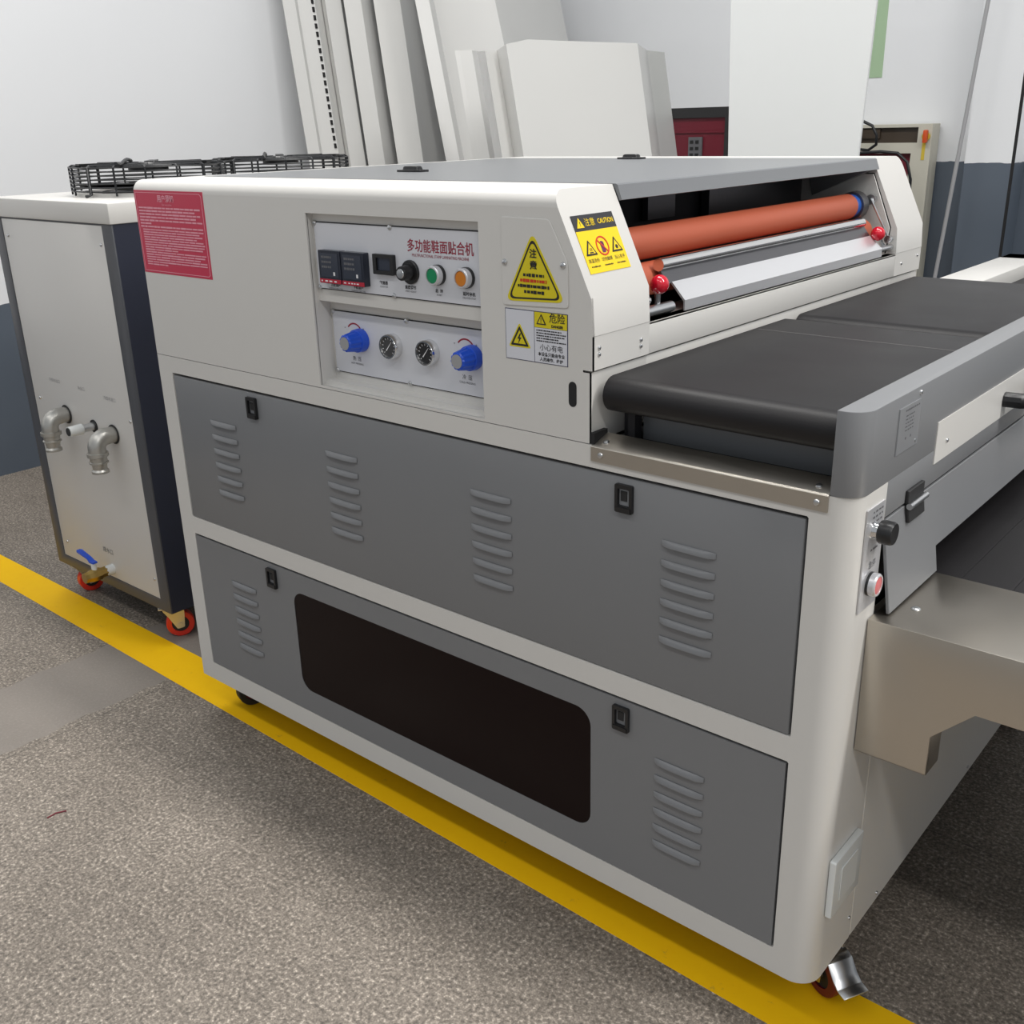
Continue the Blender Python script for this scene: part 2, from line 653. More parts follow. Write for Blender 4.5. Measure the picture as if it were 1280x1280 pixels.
# --- cabinet body: front frame, rounded post, floor, back, left wall
mb = MB()
openings = []
outer = [(XL, ZB), (DX1 + 0.006, ZB), (DX1 + 0.006, ZS), (XL, ZS)]
holes = [rrect(DX0, DX1, z1, z0, 0.002, 1) for z0, z1 in DZ]
mb.plate(outer, holes, -0.035, 0.0, FRONT)
R = 0.032
post = [(DX1 + 0.006, 1.035), (DX1 + 0.006, 1.0)]
for i in range(9):
    a = math.radians(-90 + 90 * i / 8)
    post.append((XR - R + R * math.cos(a), 1.0 + R + R * math.sin(a)))
post_hi = post + [(XR, 1.080), (XR - 0.02, 1.080), (XR - 0.02, 1.035)]
post_lo = post + [(XR, 1.1215), (XR - 0.02, 1.1215), (XR - 0.02, 1.035)]
mb.prism(post_lo, ZB, 0.575)
mb.prism(post_hi, 0.575, 0.7525)
mb.box((XL, 1.02, ZB), (XR - 0.004, YB, ZB + 0.02))
mb.box((XL, 1.03, ZB), (XL + 0.02, YB, ZS))
mb.box((XL, YB - 0.02, ZB), (XR, YB, ZS))
body = mb.build('cabinet_body', 'cream', LAM)
tag(body, 'cream powder-coated cabinet with rounded corner post')
mb = MB()
mb.prism([(1.1240, ZB), (YB, ZB), (YB, 0.575), (1.1240, 0.575)], -0.02, 0.0, SIDE)
mb.build('side_panel', 'cream', LAM, bevel=0.0008, seg=1)
# dark inside
mb = MB()
mb.box((XL + 0.02, 1.034, ZB + 0.02), (XR - 0.021, 1.044, 0.74))
mb.box((XR - 0.06, 1.06, 0.50), (XR - 0.035, YB - 0.02, 0.75))
mb.build('inner_shadow_panel', 'interior', LAM, smooth=0)

# --- louvre mesh, shared
def louver_mesh():
    mb = MB()
    L, H, D = 0.0375, 0.0043, 0.0050
    n = 10
    rings = []
    for i in range(n + 1):
        t = -1 + 2 * i / n
        k = math.sqrt(max(0, 1 - abs(t) ** 4)) if abs(t) < 1 else 0.0
        k = max(k, 0.02)
        ring = []
        for zz, dd in ((1.0, 0.0), (0.75, 0.35), (0.25, 0.72), (-0.35, 0.95), (-0.75, 1.0), (-0.85, 0.55), (-0.85, 0.0)):
            ring.append((t * L, -dd * D * k, zz * H))
        rings.append(ring)
    mb.loft(rings, closed=True)
    return mb


louver0 = None
latch0 = None


def latch_mesh():
    mb = MB()
    f = Fr((0, 0, 0), (1, 0, 0), (0, 0, 1))
    mb.plate(rrect(-0.0128, 0.0128, -0.0185, 0.0185, 0.002, 2), [rrect(-0.0085, 0.0085, -0.010, 0.013, 0.001, 1)], -0.002, 0.003, f)
    mb.box((-0.0085, -0.010, -0.008), (0.0085, 0.013, -0.006), f)
    mb.m(1).box((-0.006, -0.004, -0.006), (0.003, 0.009, -0.001), f)
    mb.m(0).box((-0.011, -0.0175, 0.002), (0.011, -0.0112, 0.0042), f)
    return mb


doors = []
for k, (z0, z1) in enumerate(DZ):
    mb = MB()
    u0, u1, v0, v1 = DX0 + 0.0012, DX1 - 0.0035, z1 + 0.001, z0 - 0.0045
    hs = []
    if k == 1:
        hs = [rrect(-1.3775, -0.7275, 0.1745, 0.3705, 0.026, 7)]
    mb.plate([(u0, v0), (u1, v0), (u1, v1), (u0, v1)], hs, -0.018, -0.0005, FRONT)
    d = mb.build('door_panel', 'grey', LAM, bevel=0.0022 if k == 0 else 0.0, seg=2)
    tag(d, ['grey louvred upper access panel', 'grey lower access panel with dark window'][k])
    doors.append(d)
    if k == 0:
        lx = (-1.527, -1.2135, -0.9005, -0.5835)
    else:
        lx = (-1.526, -0.5850)
    ztop = (0.6485, 0.3355)[k]
    for x in lx:
        for j in range(6):
            at = (x, 0.9995, ztop - 0.0262 * j)
            if louver0 is None:
                louver0 = louver_mesh().build('louver', 'grey', d, smooth=50, loc=(0, 0, 0))
                louver0.location = Vector(at) - Vector(LAM.location)
            else:
                again(louver0, d, at)
    lz = (0.694, 0.3795)[k]
    for x in (-1.433, -0.676):
        at = (x, 0.9985, lz)
        if latch0 is None:
            latch0 = latch_mesh().build('latch', ['black', 'blacksoft'], d, loc=(0, 0, 0))
            latch0.location = Vector(at) - Vector(LAM.location)
        else:
            again(latch0, d, at)
mb = MB()
mb.prism(rrect(-1.3775, -0.7275, 0.1745, 0.3705, 0.026, 7), -0.010, -0.0015, FRONT)
w = mb.build('viewing_window', 'brownglass', doors[1])
tag(w, 'dark brown glossy viewing window')

# --- the hood
XH = -0.7265
SL = ((-0.7298, 0.936), (-0.787, 1.0575))      # the sloping line of the end covers


def xr_at(z):
    t = (z - SL[0][1]) / (SL[1][1] - SL[0][1])
    return SL[0][0] + (SL[1][0] - SL[0][0]) * t


def hood_profile(zt):
    return [(XL, ZS + 0.001), (XH - 0.004, ZS + 0.001), (XH - 0.004, 0.8445), (XH - 0.014, 0.8445), (XH - 0.014, 0.8472),
            (XH, 0.8472), (XH, 0.889), (XH + 0.0006, 0.8894), (SL[0][0] + 0.0012, 0.9345), (xr_at(zt), zt), (XL, zt)]


ZT = 1.0575
RT = 0.02
PX0, PX1, PZ0, PZ1 = -1.248, -0.906, 0.7585, 1.017         # control pocket


def arc_tops():
    out = []
    for i in range(7):
        a = math.radians(90 * i / 6)
        out.append((1.0 + RT * (1 - math.sin(a)), ZT - RT * (1 - math.cos(a))))
    out.reverse()
    return out       # from y = 1.0, low, to y = 1.02, top


mb = MB()
rings = [[(x, y, z) for x, z in hood_profile(zt)] for y, zt in arc_tops()]
rings.append([(x, 1.1245, z) for x, z in hood_profile(ZT)])
mb.loft(rings, cap0=False, cap1=False)
mb.plate(hood_profile(ZT - RT), [[(PX0, PZ0), (PX1, PZ0), (PX1, PZ1), (PX0, PZ1)]], -0.004, 0.0, FRONT)
# pocket: back planes and cheeks
f = FRONT
mb.box((PX0 - 0.004, 0.888, -0.016), (PX1 + 0.03, PZ1 + 0.004, -0.013), f)            # upper back plane
mb.box((PX0 - 0.004, PZ0 - 0.003, -0.037), (PX1 + 0.03, 0.892, -0.034), f)            # lower back plane
mb.box((PX0 - 0.004, PZ0 - 0.004, -0.037), (PX0, PZ1 + 0.004, -0.003), f)
mb.box((PX1, PZ0 - 0.004, -0.037), (PX1 + 0.004, PZ1 + 0.004, -0.003), f)
mb.box((PX0, PZ0 - 0.004, -0.037), (PX1, PZ0, -0.003), f)
mb.box((PX0, PZ1, -0.037), (PX1, PZ1 + 0.004, -0.003), f)
mb.box((PX0, 0.888, -0.036), (PX1, 0.892, -0.0135), f)
mb.box((PX0, PZ0, -0.036), (PX1, PZ0 + 0.007, -0.012), f)                              # lower step
hood = mb.build('hood', 'cream', LAM, smooth=30)
tag(hood, 'cream front end cover of the hood')
# rear end cover
mb = MB()
YR0 = 1.957
rings = [[(x, YR0, z) for x, z in hood_profile(ZT)]]
for y, zt in reversed(arc_tops()):
    rings.append([(x, YB - (y - 1.0), z) for x, z in hood_profile(zt)])
mb.loft(rings)
rear = mb.build('rear_end_cover', 'cream', LAM, smooth=30)
# inner cheek plate on the rear cover
mb = MB()
mb.prism([(-0.93, 0.886), (-0.748, 0.886), (-0.742, 0.935), (-0.782, 1.030), (-0.93, 1.030)], 0.0, 0.002, Fr((0, YR0, 0), (1, 0, 0), (0, 0, 1)))
mb.build('cheek_plate', 'cream', rear, bevel=0.0006, seg=1)
mb = MB()
mb.prism([(-0.93, 0.884), (-0.746, 0.884), (-0.740, 0.936), (-0.781, 1.032), (-0.93, 1.032)], 0.0, 0.0006, Fr((0, YR0, 0), (1, 0, 0), (0, 0, 1)))
mb.build('cheek_seam', 'seam', rear, smooth=0)
# left, back and beam of the hood
mb = MB()
mb.box((XL, 1.1245, ZS + 0.001), (XL + 0.015, YR0, ZT - 0.006))
mb.box((XL, YB - 0.015, ZS + 0.001), (-0.80, YB - 0.002, ZT - 0.03))
mb.box((XH - 0.018, 1.1245, 0.8472), (XH, YR0, 0.8885))
mb.box((XH - 0.06, 1.1245, 0.8845), (XH, YR0, 0.8885))
mb.box((XH - 0.018, 1.1245, ZS), (XH - 0.004, YR0, 0.8445))
mb.box((XL, 1.1245, ZT - 0.006), (XL + 0.03, YR0, ZT))
mb.build('hood_beam', 'cream', LAM, bevel=0.001, seg=2)
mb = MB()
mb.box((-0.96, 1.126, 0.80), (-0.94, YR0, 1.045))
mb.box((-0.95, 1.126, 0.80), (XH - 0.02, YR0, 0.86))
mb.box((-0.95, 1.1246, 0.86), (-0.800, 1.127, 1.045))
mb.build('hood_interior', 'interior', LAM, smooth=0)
# dim fittings inside the mouth
mb = MB()
mb.box((-0.935, 1.60, 0.96), (-0.92, 1.95, 1.035))
mb.box((-0.935, 1.42, 0.985), (-0.925, 1.50, 1.02))
mb.build('inner_bracket', 'darkmetal', LAM)
# lid
LX1 = -0.780
mb = MB()
lid_prof = [(XL + 0.031, ZT - 0.004), (XL + 0.031, ZT + 0.0005), (LX1 - 0.002, ZT + 0.0005), (LX1 + 0.0005, ZT - 0.001),
            (LX1 + 0.0075, 1.0385), (LX1 + 0.0035, 1.0375), (LX1 - 0.004, ZT - 0.004)]
rings = [[(x, y, z) for x, z in lid_prof] for y in (1.1255, 1.9560)]
mb.loft(rings)
lid = mb.build('hood_lid', 'lid_grey', LAM, smooth=30)
tag(lid, 'grey flat hood lid with folded front lip')
mb = MB()
mb.box((-0.93, 1.127, ZT - 0.012), (LX1 - 0.004, 1.955, ZT - 0.0045))
mb.add([(LX1 + 0.003, 1.927, 1.039), (LX1 + 0.003, 1.955, 1.039), (-0.90, 1.955, 0.990), (-0.90, 1.927, 1.046), (LX1 - 0.01, 1.927, 1.0452)],
       [(0, 1, 2), (0, 2, 3), (0, 3, 4)])
mb.build('lid_stiffener', 'grey', lid, smooth=0)
for at, sgn in (((-1.362, 1.338, ZT + 0.0005), 1), ((-1.285, 1.905, ZT + 0.0005), 1)):
    mb = MB()
    f = Fr(at, (1, 0, 0), (0, 1, 0))
    mb.prism(rrect(-0.030, 0.030, -0.012, 0.012, 0.004, 3), 0.0, 0.0035, f)
    rings = []
    for u, h in ((-0.018, 0.003), (-0.017, 0.008), (-0.013, 0.0095), (0.013, 0.0095), (0.017, 0.008), (0.018, 0.003)):
        rings.append([f.p(u, -0.008, 0.003), f.p(u, 0.008, 0.003), f.p(u, 0.0065, h), f.p(u, -0.0065, h)])
    mb.loft(rings)
    mb.build('lid_handle', 'black', lid, bevel=0.0006, seg=1)

# --- rollers
YAX = Fr((0, 0, 0), (0, 0, 1), (1, 0, 0))       # w = +y


def ycyl(mb, x, z, prof, n=28):
    f = Fr((x, 0, z), (0, 0, 1), (1, 0, 0))
    mb.lathe([(r, y) for y, r in prof], f, n=n)


mb = MB()
ycyl(mb, -0.800, 0.976, [(1.150, 0.001), (1.150, 0.0215), (1.153, 0.0225), (1.886, 0.0225), (1.888, 0.022), (1.888, 0.001)], 40)
rl = mb.build('press_roller', 'orange', LAM)
tag(rl, 'upper orange silicone roller')
mb = MB()
ycyl(mb, -0.800, 0.976, [(1.888, 0.001), (1.888, 0.0205), (1.906, 0.0205), (1.906, 0.001)])
mb.build('roller_ring', 'bluecap', rl)
mb = MB()
ycyl(mb, -0.800, 0.976, [(1.906, 0.001), (1.906, 0.025), (1.928, 0.026), (1.932, 0.018), (1.945, 0.018), (1.9565, 0.014), (1.9565, 0.001)])
mb.build('roller_bearing', 'darkmetal', rl)
mb = MB()
ycyl(mb, -0.800, 0.976, [(1.126, 0.001), (1.126, 0.021), (1.150, 0.021), (1.150, 0.001)])
mb.build('roller_bearing', 'darkmetal', rl)
mb = MB()
ycyl(mb, -0.785, 0.930, [(1.135, 0.001), (1.135, 0.0215), (1.138, 0.0225), (1.925, 0.0225), (1.928, 0.021), (1.928, 0.001)], 40)
rl2 = mb.build('press_roller', 'orange', LAM)
tag(rl2, 'lower orange silicone roller behind the steel rod')
mb = MB()
ycyl(mb, -0.757, 0.9515, [(1.190, 0.0005), (1.190, 0.0085), (1.858, 0.0085), (1.858, 0.0005)], 24)
rod = mb.build('guide_rod', 'chrome', LAM)
# dark strip and silver apron
mb = MB()
mb.add([(-0.756, 1.192, 0.9450), (-0.747, 1.200, 0.9270), (-0.747, 1.878, 0.9270), (-0.757, 1.870, 0.9450),
        (-0.760, 1.192, 0.9440), (-0.750, 1.200, 0.9250), (-0.750, 1.878, 0.9250), (-0.760, 1.870, 0.9440)],
       [(0, 1, 2, 3), (7, 6, 5, 4), (0, 4, 5, 1), (1, 5, 6, 2), (2, 6, 7, 3), (3, 7, 4, 0)])
mb.build('guide_strip', 'darkmetal', LAM, smooth=0)
mb = MB()
app = [(-0.748, 0.9285), (-0.7275, 0.9045), (-0.7275, 0.8905), (-0.7295, 0.8905), (-0.7300, 0.9030), (-0.750, 0.9265)]
mb.loft([[(x, y + (0.0 if x < -0.74 else d), z) for x, z in app] for y, d in ((1.2100, 0.002), (1.8790, 0.012))])
ap = mb.build('apron_plate', 'alu', LAM, smooth=0)
tag(ap, 'silver sheet apron below the rollers')
# red ball levers
for y0, s in ((1.1626, 1), (1.8886, -1)):
    lever = MB()
    c = Vector((-0.737, y0, 0.931))
    if s > 0:
        lever.tube([c + Vector((-0.002, 0, -0.008)), (-0.741, y0 + 0.002, 0.906), (-0.744, y0 + 0.001, 0.896)], 0.004, 10)
        lever.tube([(-0.737, 1.126, 0.8985), (-0.737, 1.192, 0.8985)], 0.0075, 14)
        lever.tube([(-0.743, 1.126, 0.915), (-0.743, 1.145, 0.912)], 0.0055, 10)
    else:
        lever.tube([c + Vector((0, 0.008, -0.004)), (-0.741, y0 + 0.030, 0.9115), (-0.740, y0 + 0.042, 0.905)], 0.0036, 10)
        lever.tube([(-0.737, 1.895, 0.901), (-0.737, 1.9555, 0.901)], 0.0055, 14)
        lever.tube([(-0.775, 1.935, 0.988), (-0.738, 1.948, 0.915)], 0.0022, 8)
        lever.lathe([(0.002, 1.938), (0.009, 1.938), (0.009, 1.950), (0.002, 1.950)], Fr((-0.777, 0, 0.986), (0, 0, 1), (1, 0, 0)), n=14)
        lever.lathe([(0.002, 1.940), (0.007, 1.940), (0.007, 1.950), (0.002, 1.950)], Fr((-0.738, 0, 0.916), (0, 0, 1), (1, 0, 0)), n=14)
    lv = lever.build('release_lever', 'zinc', LAM)
    bl = MB().sphere(c, 0.0127).build('ball_knob', 'redball', lv)
    tag(bl, 'shiny red ball knob')

# screws shared across the machine (domed, axis out of the front)
def screw_mesh(f=Fr((0, 0, 0), (1, 0, 0), (0, 0, 1)), r=0.004):
    return MB().lathe([(0.0005, -0.001), (r, -0.001), (r, 0.0006), (r * 0.8, 0.0018), (r * 0.35, 0.0024), (0.0005, 0.0024)], f, n=14)


scr_front = None
scr_side = None


def front_screw(parent, x, z, y=1.0, r=None):
    global scr_front
    if scr_front is None:
        scr_front = screw_mesh().build('screw', 'zinc', parent, loc=(0, 0, 0))
        scr_front.location = Vector((x, y, z)) - Vector(top_of(parent).location)
        return scr_front
    return again(scr_front, parent, (x, y, z))


def side_screw(parent, x, y, z):
    global scr_side
    if scr_side is None:
        scr_side = screw_mesh(Fr((0, 0, 0), (0, 1, 0), (0, 0, 1)), 0.0028).build('screw', 'zinc', parent, loc=(0, 0, 0))
        scr_side.location = Vector((x, y, z)) - Vector(top_of(parent).location)
        return scr_side
    return again(scr_side, parent, (x, y, z))


for y, z in ((1.0135, 0.866), (1.0135, 0.874), (1.105, 0.861), (1.105, 0.869)):
    side_screw(hood, XH, y, z)
side_screw(rear, XH, 1.990, 0.868)
side_screw(rear, XH, 2.070, 0.875)
# slot on the hood front
mb = MB().prism(rrect(-0.7625, -0.7505, 0.7985, 0.8305, 0.0058, 5), 0.0, 0.0005, FRONT)
mb.build('cable_slot', 'seam', hood, smooth=0)

# --- control panels in the pocket
def control_panel(u0, u1, v0, v1, w, um, name_label):
    mb = MB()
    mb.prism([(u0 - 0.0016, v0 - 0.0016), (u1, v0 - 0.0016), (u1, v1 + 0.0016), (u0 - 0.0016, v1 + 0.0016)], w - 0.004, w - 0.0012, FRONT)
    p = mb.build('control_panel', 'ink', LAM, smooth=0)
    tag(p, name_label)
    mb = MB().prism([(u0, v0), (u1, v0), (u1, v1), (u0, v1)], w - 0.0012, w, FRONT)
    mb.build('panel_face', 'plate', p, smooth=0)
    for x in (u0 + 0.001, um):
        for z in (v0 + 0.0008, v1 - 0.0008):
            front_screw(p, x, z, 1.0 - w + 0.0003)
    return p


P1 = control_panel(-1.2425, -0.908, 0.908, 1.003, -0.0105, -1.080, 'upper white control panel with red lettering')
P2 = control_panel(-1.2425, -0.908, 0.7775, 0.8705, -0.0315, -1.080, 'lower white control panel with gauges and blue knobs')
w1, w2 = -0.0105, -0.0315


def on1(u, v, w=None):
    return (u, v)


# temperature controllers
for x0 in (-1.2255, -1.1755):
    mb = MB()
    mb.prism(rrect(x0, x0 + 0.048, 0.9180, 0.9655, 0.0015, 2), w1 - 0.001, w1 + 0.011, FRONT)
    mb.m(1).prism([(x0 + 0.004, 0.9275), (x0 + 0.043, 0.9275), (x0 + 0.043, 0.9615), (x0 + 0.004, 0.9615)], w1 + 0.011, w1 + 0.0114, FRONT)
    mb.m(2).prism([(x0 + 0.0005, 0.9185), (x0 + 0.0475, 0.9185), (x0 + 0.0475, 0.9245), (x0 + 0.0005, 0.9245)], w1 + 0.011, w1 + 0.0116, FRONT)
    mb.m(3).prism([(x0 + 0.032, 0.930), (x0 + 0.0355, 0.930), (x0 + 0.0355, 0.935), (x0 + 0.032, 0.935)], w1 + 0.0114, w1 + 0.0118, FRONT)
    for j in range(3):
        print_rows(mb.m(4), x0 + 0.007, x0 + 0.029, 0.956 - 0.007 * j, 0.0035, w1 + 0.0116, FRONT, unit=0.003)
    print_rows(mb.m(3), x0 + 0.004, x0 + 0.042, 0.9215, 0.0022, w1 + 0.0118, FRONT, unit=0.005, gap=0.8)
    mb.build('temperature_controller', ['screen', 'screen2', 'redstrip', 'white', 'greyink'], LAM, smooth=0)
# digital meter
mb = MB()
mb.plate(rrect(-1.1135, -1.0720, 0.9375, 0.9655, 0.001, 1), [[(-1.1065, 0.943), (-1.0785, 0.943), (-1.0785, 0.9605), (-1.1065, 0.9605)]], w1, w1 + 0.006, FRONT)
mb.m(1).box((-1.1065, 0.943, w1), (-1.0785, 0.9605, w1 + 0.003), FRONT)
mb.build('digital_meter', ['black', 'screen2'], LAM, smooth=0, bevel=0.0)
# speed dial: black disc and knob with silver cap
mb = MB()
cu_, cv_ = -1.0430, 0.9440
mb.lathe([(0.0005, w1), (0.0165, w1), (0.0165, w1 + 0.003), (0.0155, w1 + 0.004), (0.0005, w1 + 0.004)], FRONT, (cu_, cv_), 32)
sd = mb.build('speed_dial', 'black', LAM)
mb = MB()
mb.lathe([(0.0005, w1 + 0.004), (0.0105, w1 + 0.004), (0.0098, w1 + 0.019), (0.0088, w1 + 0.0205), (0.0005, w1 + 0.0205)], FRONT, (cu_, cv_), 24)
mb.build('dial_knob', 'black', sd)
mb = MB().lathe([(0.0005, w1 + 0.0205), (0.0068, w1 + 0.0205), (0.0062, w1 + 0.0215), (0.0005, w1 + 0.0218)], FRONT, (cu_, cv_), 24)
mb.build('knob_cap', 'zinc', sd)
# push buttons
for (cu_, cv_, mm, nm) in ((-0.9900, 0.9438, 'green_btn', 'green start push button'), (-0.9375, 0.9438, 'orange_btn', 'orange stop push button')):
    mb = MB()
    mb.lathe([(0.0005, w1), (0.0138, w1), (0.0138, w1 + 0.005), (0.0005, w1 + 0.005)], FRONT, (cu_, cv_), 28)
    pb = mb.build('push_button', 'black', LAM)
    tag(pb, nm)
    mb = MB().lathe([(0.0090, w1 + 0.004), (0.0132, w1 + 0.005), (0.0132, w1 + 0.0125), (0.0118, w1 + 0.0140), (0.0102, w1 + 0.0140), (0.0100, w1 + 0.011)], FRONT, (cu_, cv_), 28)
    mb.build('button_bezel', 'plate_steel', pb)
    mb = MB().lathe([(0.0005, w1 + 0.008), (0.0100, w1 + 0.008), (0.0100, w1 + 0.0125), (0.0090, w1 + 0.0132), (0.0005, w1 + 0.0132)], FRONT, (cu_, cv_), 28)
    mb.build('button_cap', mm, pb)
# lettering on the upper panel
text_mesh('多功能鞋面贴合机', 0.0180, FRONT, -0.9860, 0.9790, w1 + 0.0004, 'redink', P1, sx=0.86, bold=0.0002)
text_mesh('MULTIFUNCTIONAL STAMP LAMINATING MACHINE', 0.0058, FRONT, -0.9860, 0.9672, w1 + 0.0004, 'redink', P1, sx=0.78)
for (u, v, a, b) in ((-1.2040, 0.9142, '上板温控', 'TEMPERATURE CTRL'), (-1.1540, 0.9142, '下板温控', 'TEMPERATURE CTRL'),
                     (-1.0990, 0.9250, '转速器', 'COUNTER'), (-1.0450, 0.9225, '速度调节', 'SPEED ADJUST'),
                     (-0.9900, 0.9220, '启  动', 'START'), (-0.9350, 0.9220, '延时停机', 'DELAYED STOP')):
    text_mesh(a, 0.0056, FRONT, u, v, w1 + 0.0004, 'ink', P1, bold=0.0001)
    text_mesh(b, 0.0034, FRONT, u, v - 0.0052, w1 + 0.0004, 'greyink', P1)

# lower panel: blue regulator knobs, gauges
def knob(cu_, cv_):
    base = MB().lathe([(0.0005, w2), (0.0175, w2), (0.0180, w2 + 0.003), (0.0172, w2 + 0.012), (0.0150, w2 + 0.013), (0.0005, w2 + 0.013)], FRONT, (cu_, cv_), 32)
    o = base.build('pressure_knob', 'blueknob', LAM)
    tag(o, 'blue ribbed pressure regulator knob')
    mb = MB()
    n = 48
    rings = []
    for w, r in ((0.0128, 0.0158), (0.024, 0.0142), (0.032, 0.0130), (0.0340, 0.0112)):
        rg = []
        for i in range(n):
            a = 2 * PI * i / n
            rr = r * (1.0 if i % 4 in (0, 1) else 0.93)
            rg.append(FRONT.p(cu_ + rr * math.cos(a), cv_ + rr * math.sin(a), w2 + w))
        rings.append(rg)
    mb.loft(rings)
    mb.build('knob_grip', 'blueknob', o, smooth=25)
    MB().lathe([(0.0005, w2 + 0.0340), (0.0098, w2 + 0.0340), (0.0098, w2 + 0.0346), (0.0005, w2 + 0.0346)], FRONT, (cu_, cv_), 20).build('knob_cap', 'knobgrey', o)


def gauge(cu_, cv_, dial):
    R_ = 0.0185
    o = MB().lathe([(0.0005, w2), (R_, w2), (R_, w2 + 0.012), (R_ - 0.0012, w2 + 0.0138), (R_ - 0.003, w2 + 0.0138), (R_ - 0.0036, w2 + 0.010), (0.0005, w2 + 0.010)], FRONT, (cu_, cv_), 36).build('pressure_gauge', 'chrome', LAM)
    MB().lathe([(0.0005, w2 + 0.0100), (R_ - 0.0034, w2 + 0.0100), (R_ - 0.0034, w2 + 0.0106), (0.0005, w2 + 0.0106)], FRONT, (cu_, cv_), 36).build('gauge_dial', dial, o)
    mb = MB()
    wv = w2 + 0.0110
    for i in range(11):
        a = math.radians(225 - 27 * i)
        c, s = math.cos(a), math.sin(a)
        r0, r1, t = 0.0108, 0.0135, 0.0005
        mb.add([FRONT.p(cu_ + c * r0 - s * t, cv_ + s * r0 + c * t, wv), FRONT.p(cu_ + c * r1 - s * t, cv_ + s * r1 + c * t, wv),
                FRONT.p(cu_ + c * r1 + s * t, cv_ + s * r1 - c * t, wv), FRONT.p(cu_ + c * r0 + s * t, cv_ + s * r0 - c * t, wv)], [(0, 1, 2, 3)])
    a = math.radians(50)
    c, s, t = math.cos(a), math.sin(a), 0.0009
    mb.add([FRONT.p(cu_ - c * 0.008 - s * t, cv_ - s * 0.008 + c * t, wv), FRONT.p(cu_ + c * 0.0105 - s * 0.0002, cv_ + s * 0.0105 + c * 0.0002, wv),
            FRONT.p(cu_ + c * 0.0105 + s * 0.0002, cv_ + s * 0.0105 - c * 0.0002, wv), FRONT.p(cu_ - c * 0.008 + s * t, cv_ - s * 0.008 - c * t, wv)], [(0, 1, 2, 3)])
    mb.build('gauge_needle', 'white', o, smooth=0)


KN = ((-1.1800, 0.8315), (-0.9510, 0.8325))
GA = ((-1.1095, 0.8308, 'gauge2'), (-1.0340, 0.8302, 'gauge'))
for c in KN:
    knob(*c)
for c in GA:
    gauge(*c)
for (cu_, cv_), lab, eng in ((KN[0], '热  压', 'HOT PRESSING'), (KN[1], '冷  压', 'COLD PRESSING')):
    text_mesh(lab, 0.0075, FRONT, cu_ - 0.013, cv_ - 0.0305, w2 + 0.0004, 'ink', P2)
    text_mesh(eng, 0.0042, FRONT, cu_ - 0.013, cv_ - 0.0380, w2 + 0.0004, 'greyink', P2)
    mb = MB()
    mb.prism(arc_band(cu_ - 0.0145, cv_ + 0.006, 0.0175, 0.0022, 140, 40), w2, w2 + 0.0004, FRONT)
    mb.build('direction_arc', 'redink', P2, smooth=0)
    text_mesh('-', 0.009, FRONT, cu_ - 0.035, cv_ + 0.0165, w2 + 0.0004, 'ink', P2)
    text_mesh('+', 0.007, FRONT, cu_ + 0.006, cv_ + 0.0165, w2 + 0.0004, 'ink', P2)

# --- signs on the hood front
# red user notice
mb = MB().prism([(-1.7078, 0.9020), (-1.5030, 0.9020), (-1.5030, 1.0412), (-1.7078, 1.0412)], 0.0, 0.0005, FRONT)
sg = mb.build('notice_sign', 'signred', LAM, smooth=0)
tag(sg, 'red user notice sign with pale print')
wv = 0.0009
mb = MB()
oc = [(-1.7040, 0.9055), (-1.5115, 0.9055), (-1.5070, 0.9085), (-1.5070, 1.0340), (-1.5115, 1.0380), (-1.7040, 1.0380)]
ic = [(-1.7030, 0.9064), (-1.5120, 0.9064), (-1.5080, 0.9090), (-1.5080, 1.0335), (-1.5120, 1.0371), (-1.7030, 1.0371)]
mb.plate(oc, [ic], 0.0004, wv, FRONT)
mb.build('sign_border', 'signpink', sg, smooth=0)
text_mesh('用户须知', 0.0125, FRONT, -1.6120, 1.0275, wv, 'signpink', sg, sx=1.0, bold=0.0003)
text_mesh('User instructions', 0.0042, FRONT, -1.6100, 1.0185, wv, 'signpink', sg)
mb = MB()
z = 1.0125
for i, e in enumerate((1, 0.9, 0.98, 0.93, 1, 0.18, 1)):
    print_rows(mb, -1.6985, -1.5120, z, 0.0030, wv, FRONT, gap=0.10, unit=0.012, end=e)
    z -= 0.0052
for i, e in enumerate((1, 0.94, 1, 0.88, 1, 1, 1, 0.99, 0.55, 1, 1, 0.9, 1, 1, 0.35)):
    print_rows(mb, -1.6935, -1.5120, z, 0.0024, wv, FRONT, gap=0.06, unit=0.02, end=e)
    z -= 0.0042
mb.build('fine_print', 'signpink', sg, smooth=0)

# cover plate with the yellow triangle
mb = MB()
cp_out = rpoly([(-0.8665, 0.9165), (-0.7615, 0.9205), (-0.7625, 0.9745), (-0.7905, 1.0240), (-0.8665, 1.0250)], 0.005, 3)
mb.prism(cp_out, 0.0, 0.0016, FRONT)
cp = mb.build('cover_plate', 'cream', LAM, bevel=0.0005, seg=1)
front_screw(cp, -0.8610, 0.9700, 0.998)
front_screw(cp, -0.7690, 0.9715, 0.998)
mb = MB()
tri = [(-0.8610, 0.9225), (-0.7665, 0.9265), (-0.8160, 1.0085)]
mb.prism(rpoly(tri, 0.012, 5), 0.0016, 0.0021, FRONT)
ts = mb.build('warning_triangle', 'olive', cp, smooth=0)
tag(ts, 'yellow triangular warning sticker')
cx, cz = sum(p[0] for p in tri) / 3, sum(p[1] for p in tri) / 3
def shrink(k):
    return [(cx + (p[0] - cx) * k, cz + (p[1] - cz) * k) for p in tri]
mb = MB().plate(rpoly(shrink(0.90), 0.011, 5), [rpoly(shrink(0.83), 0.010, 5)], 0.0021, 0.0025, FRONT)
mb.build('triangle_border', 'ink', cp, smooth=0)
text_mesh('注', 0.0115, FRONT, -0.8150, 0.9820, 0.0026, 'ink', cp, bold=0.0003)
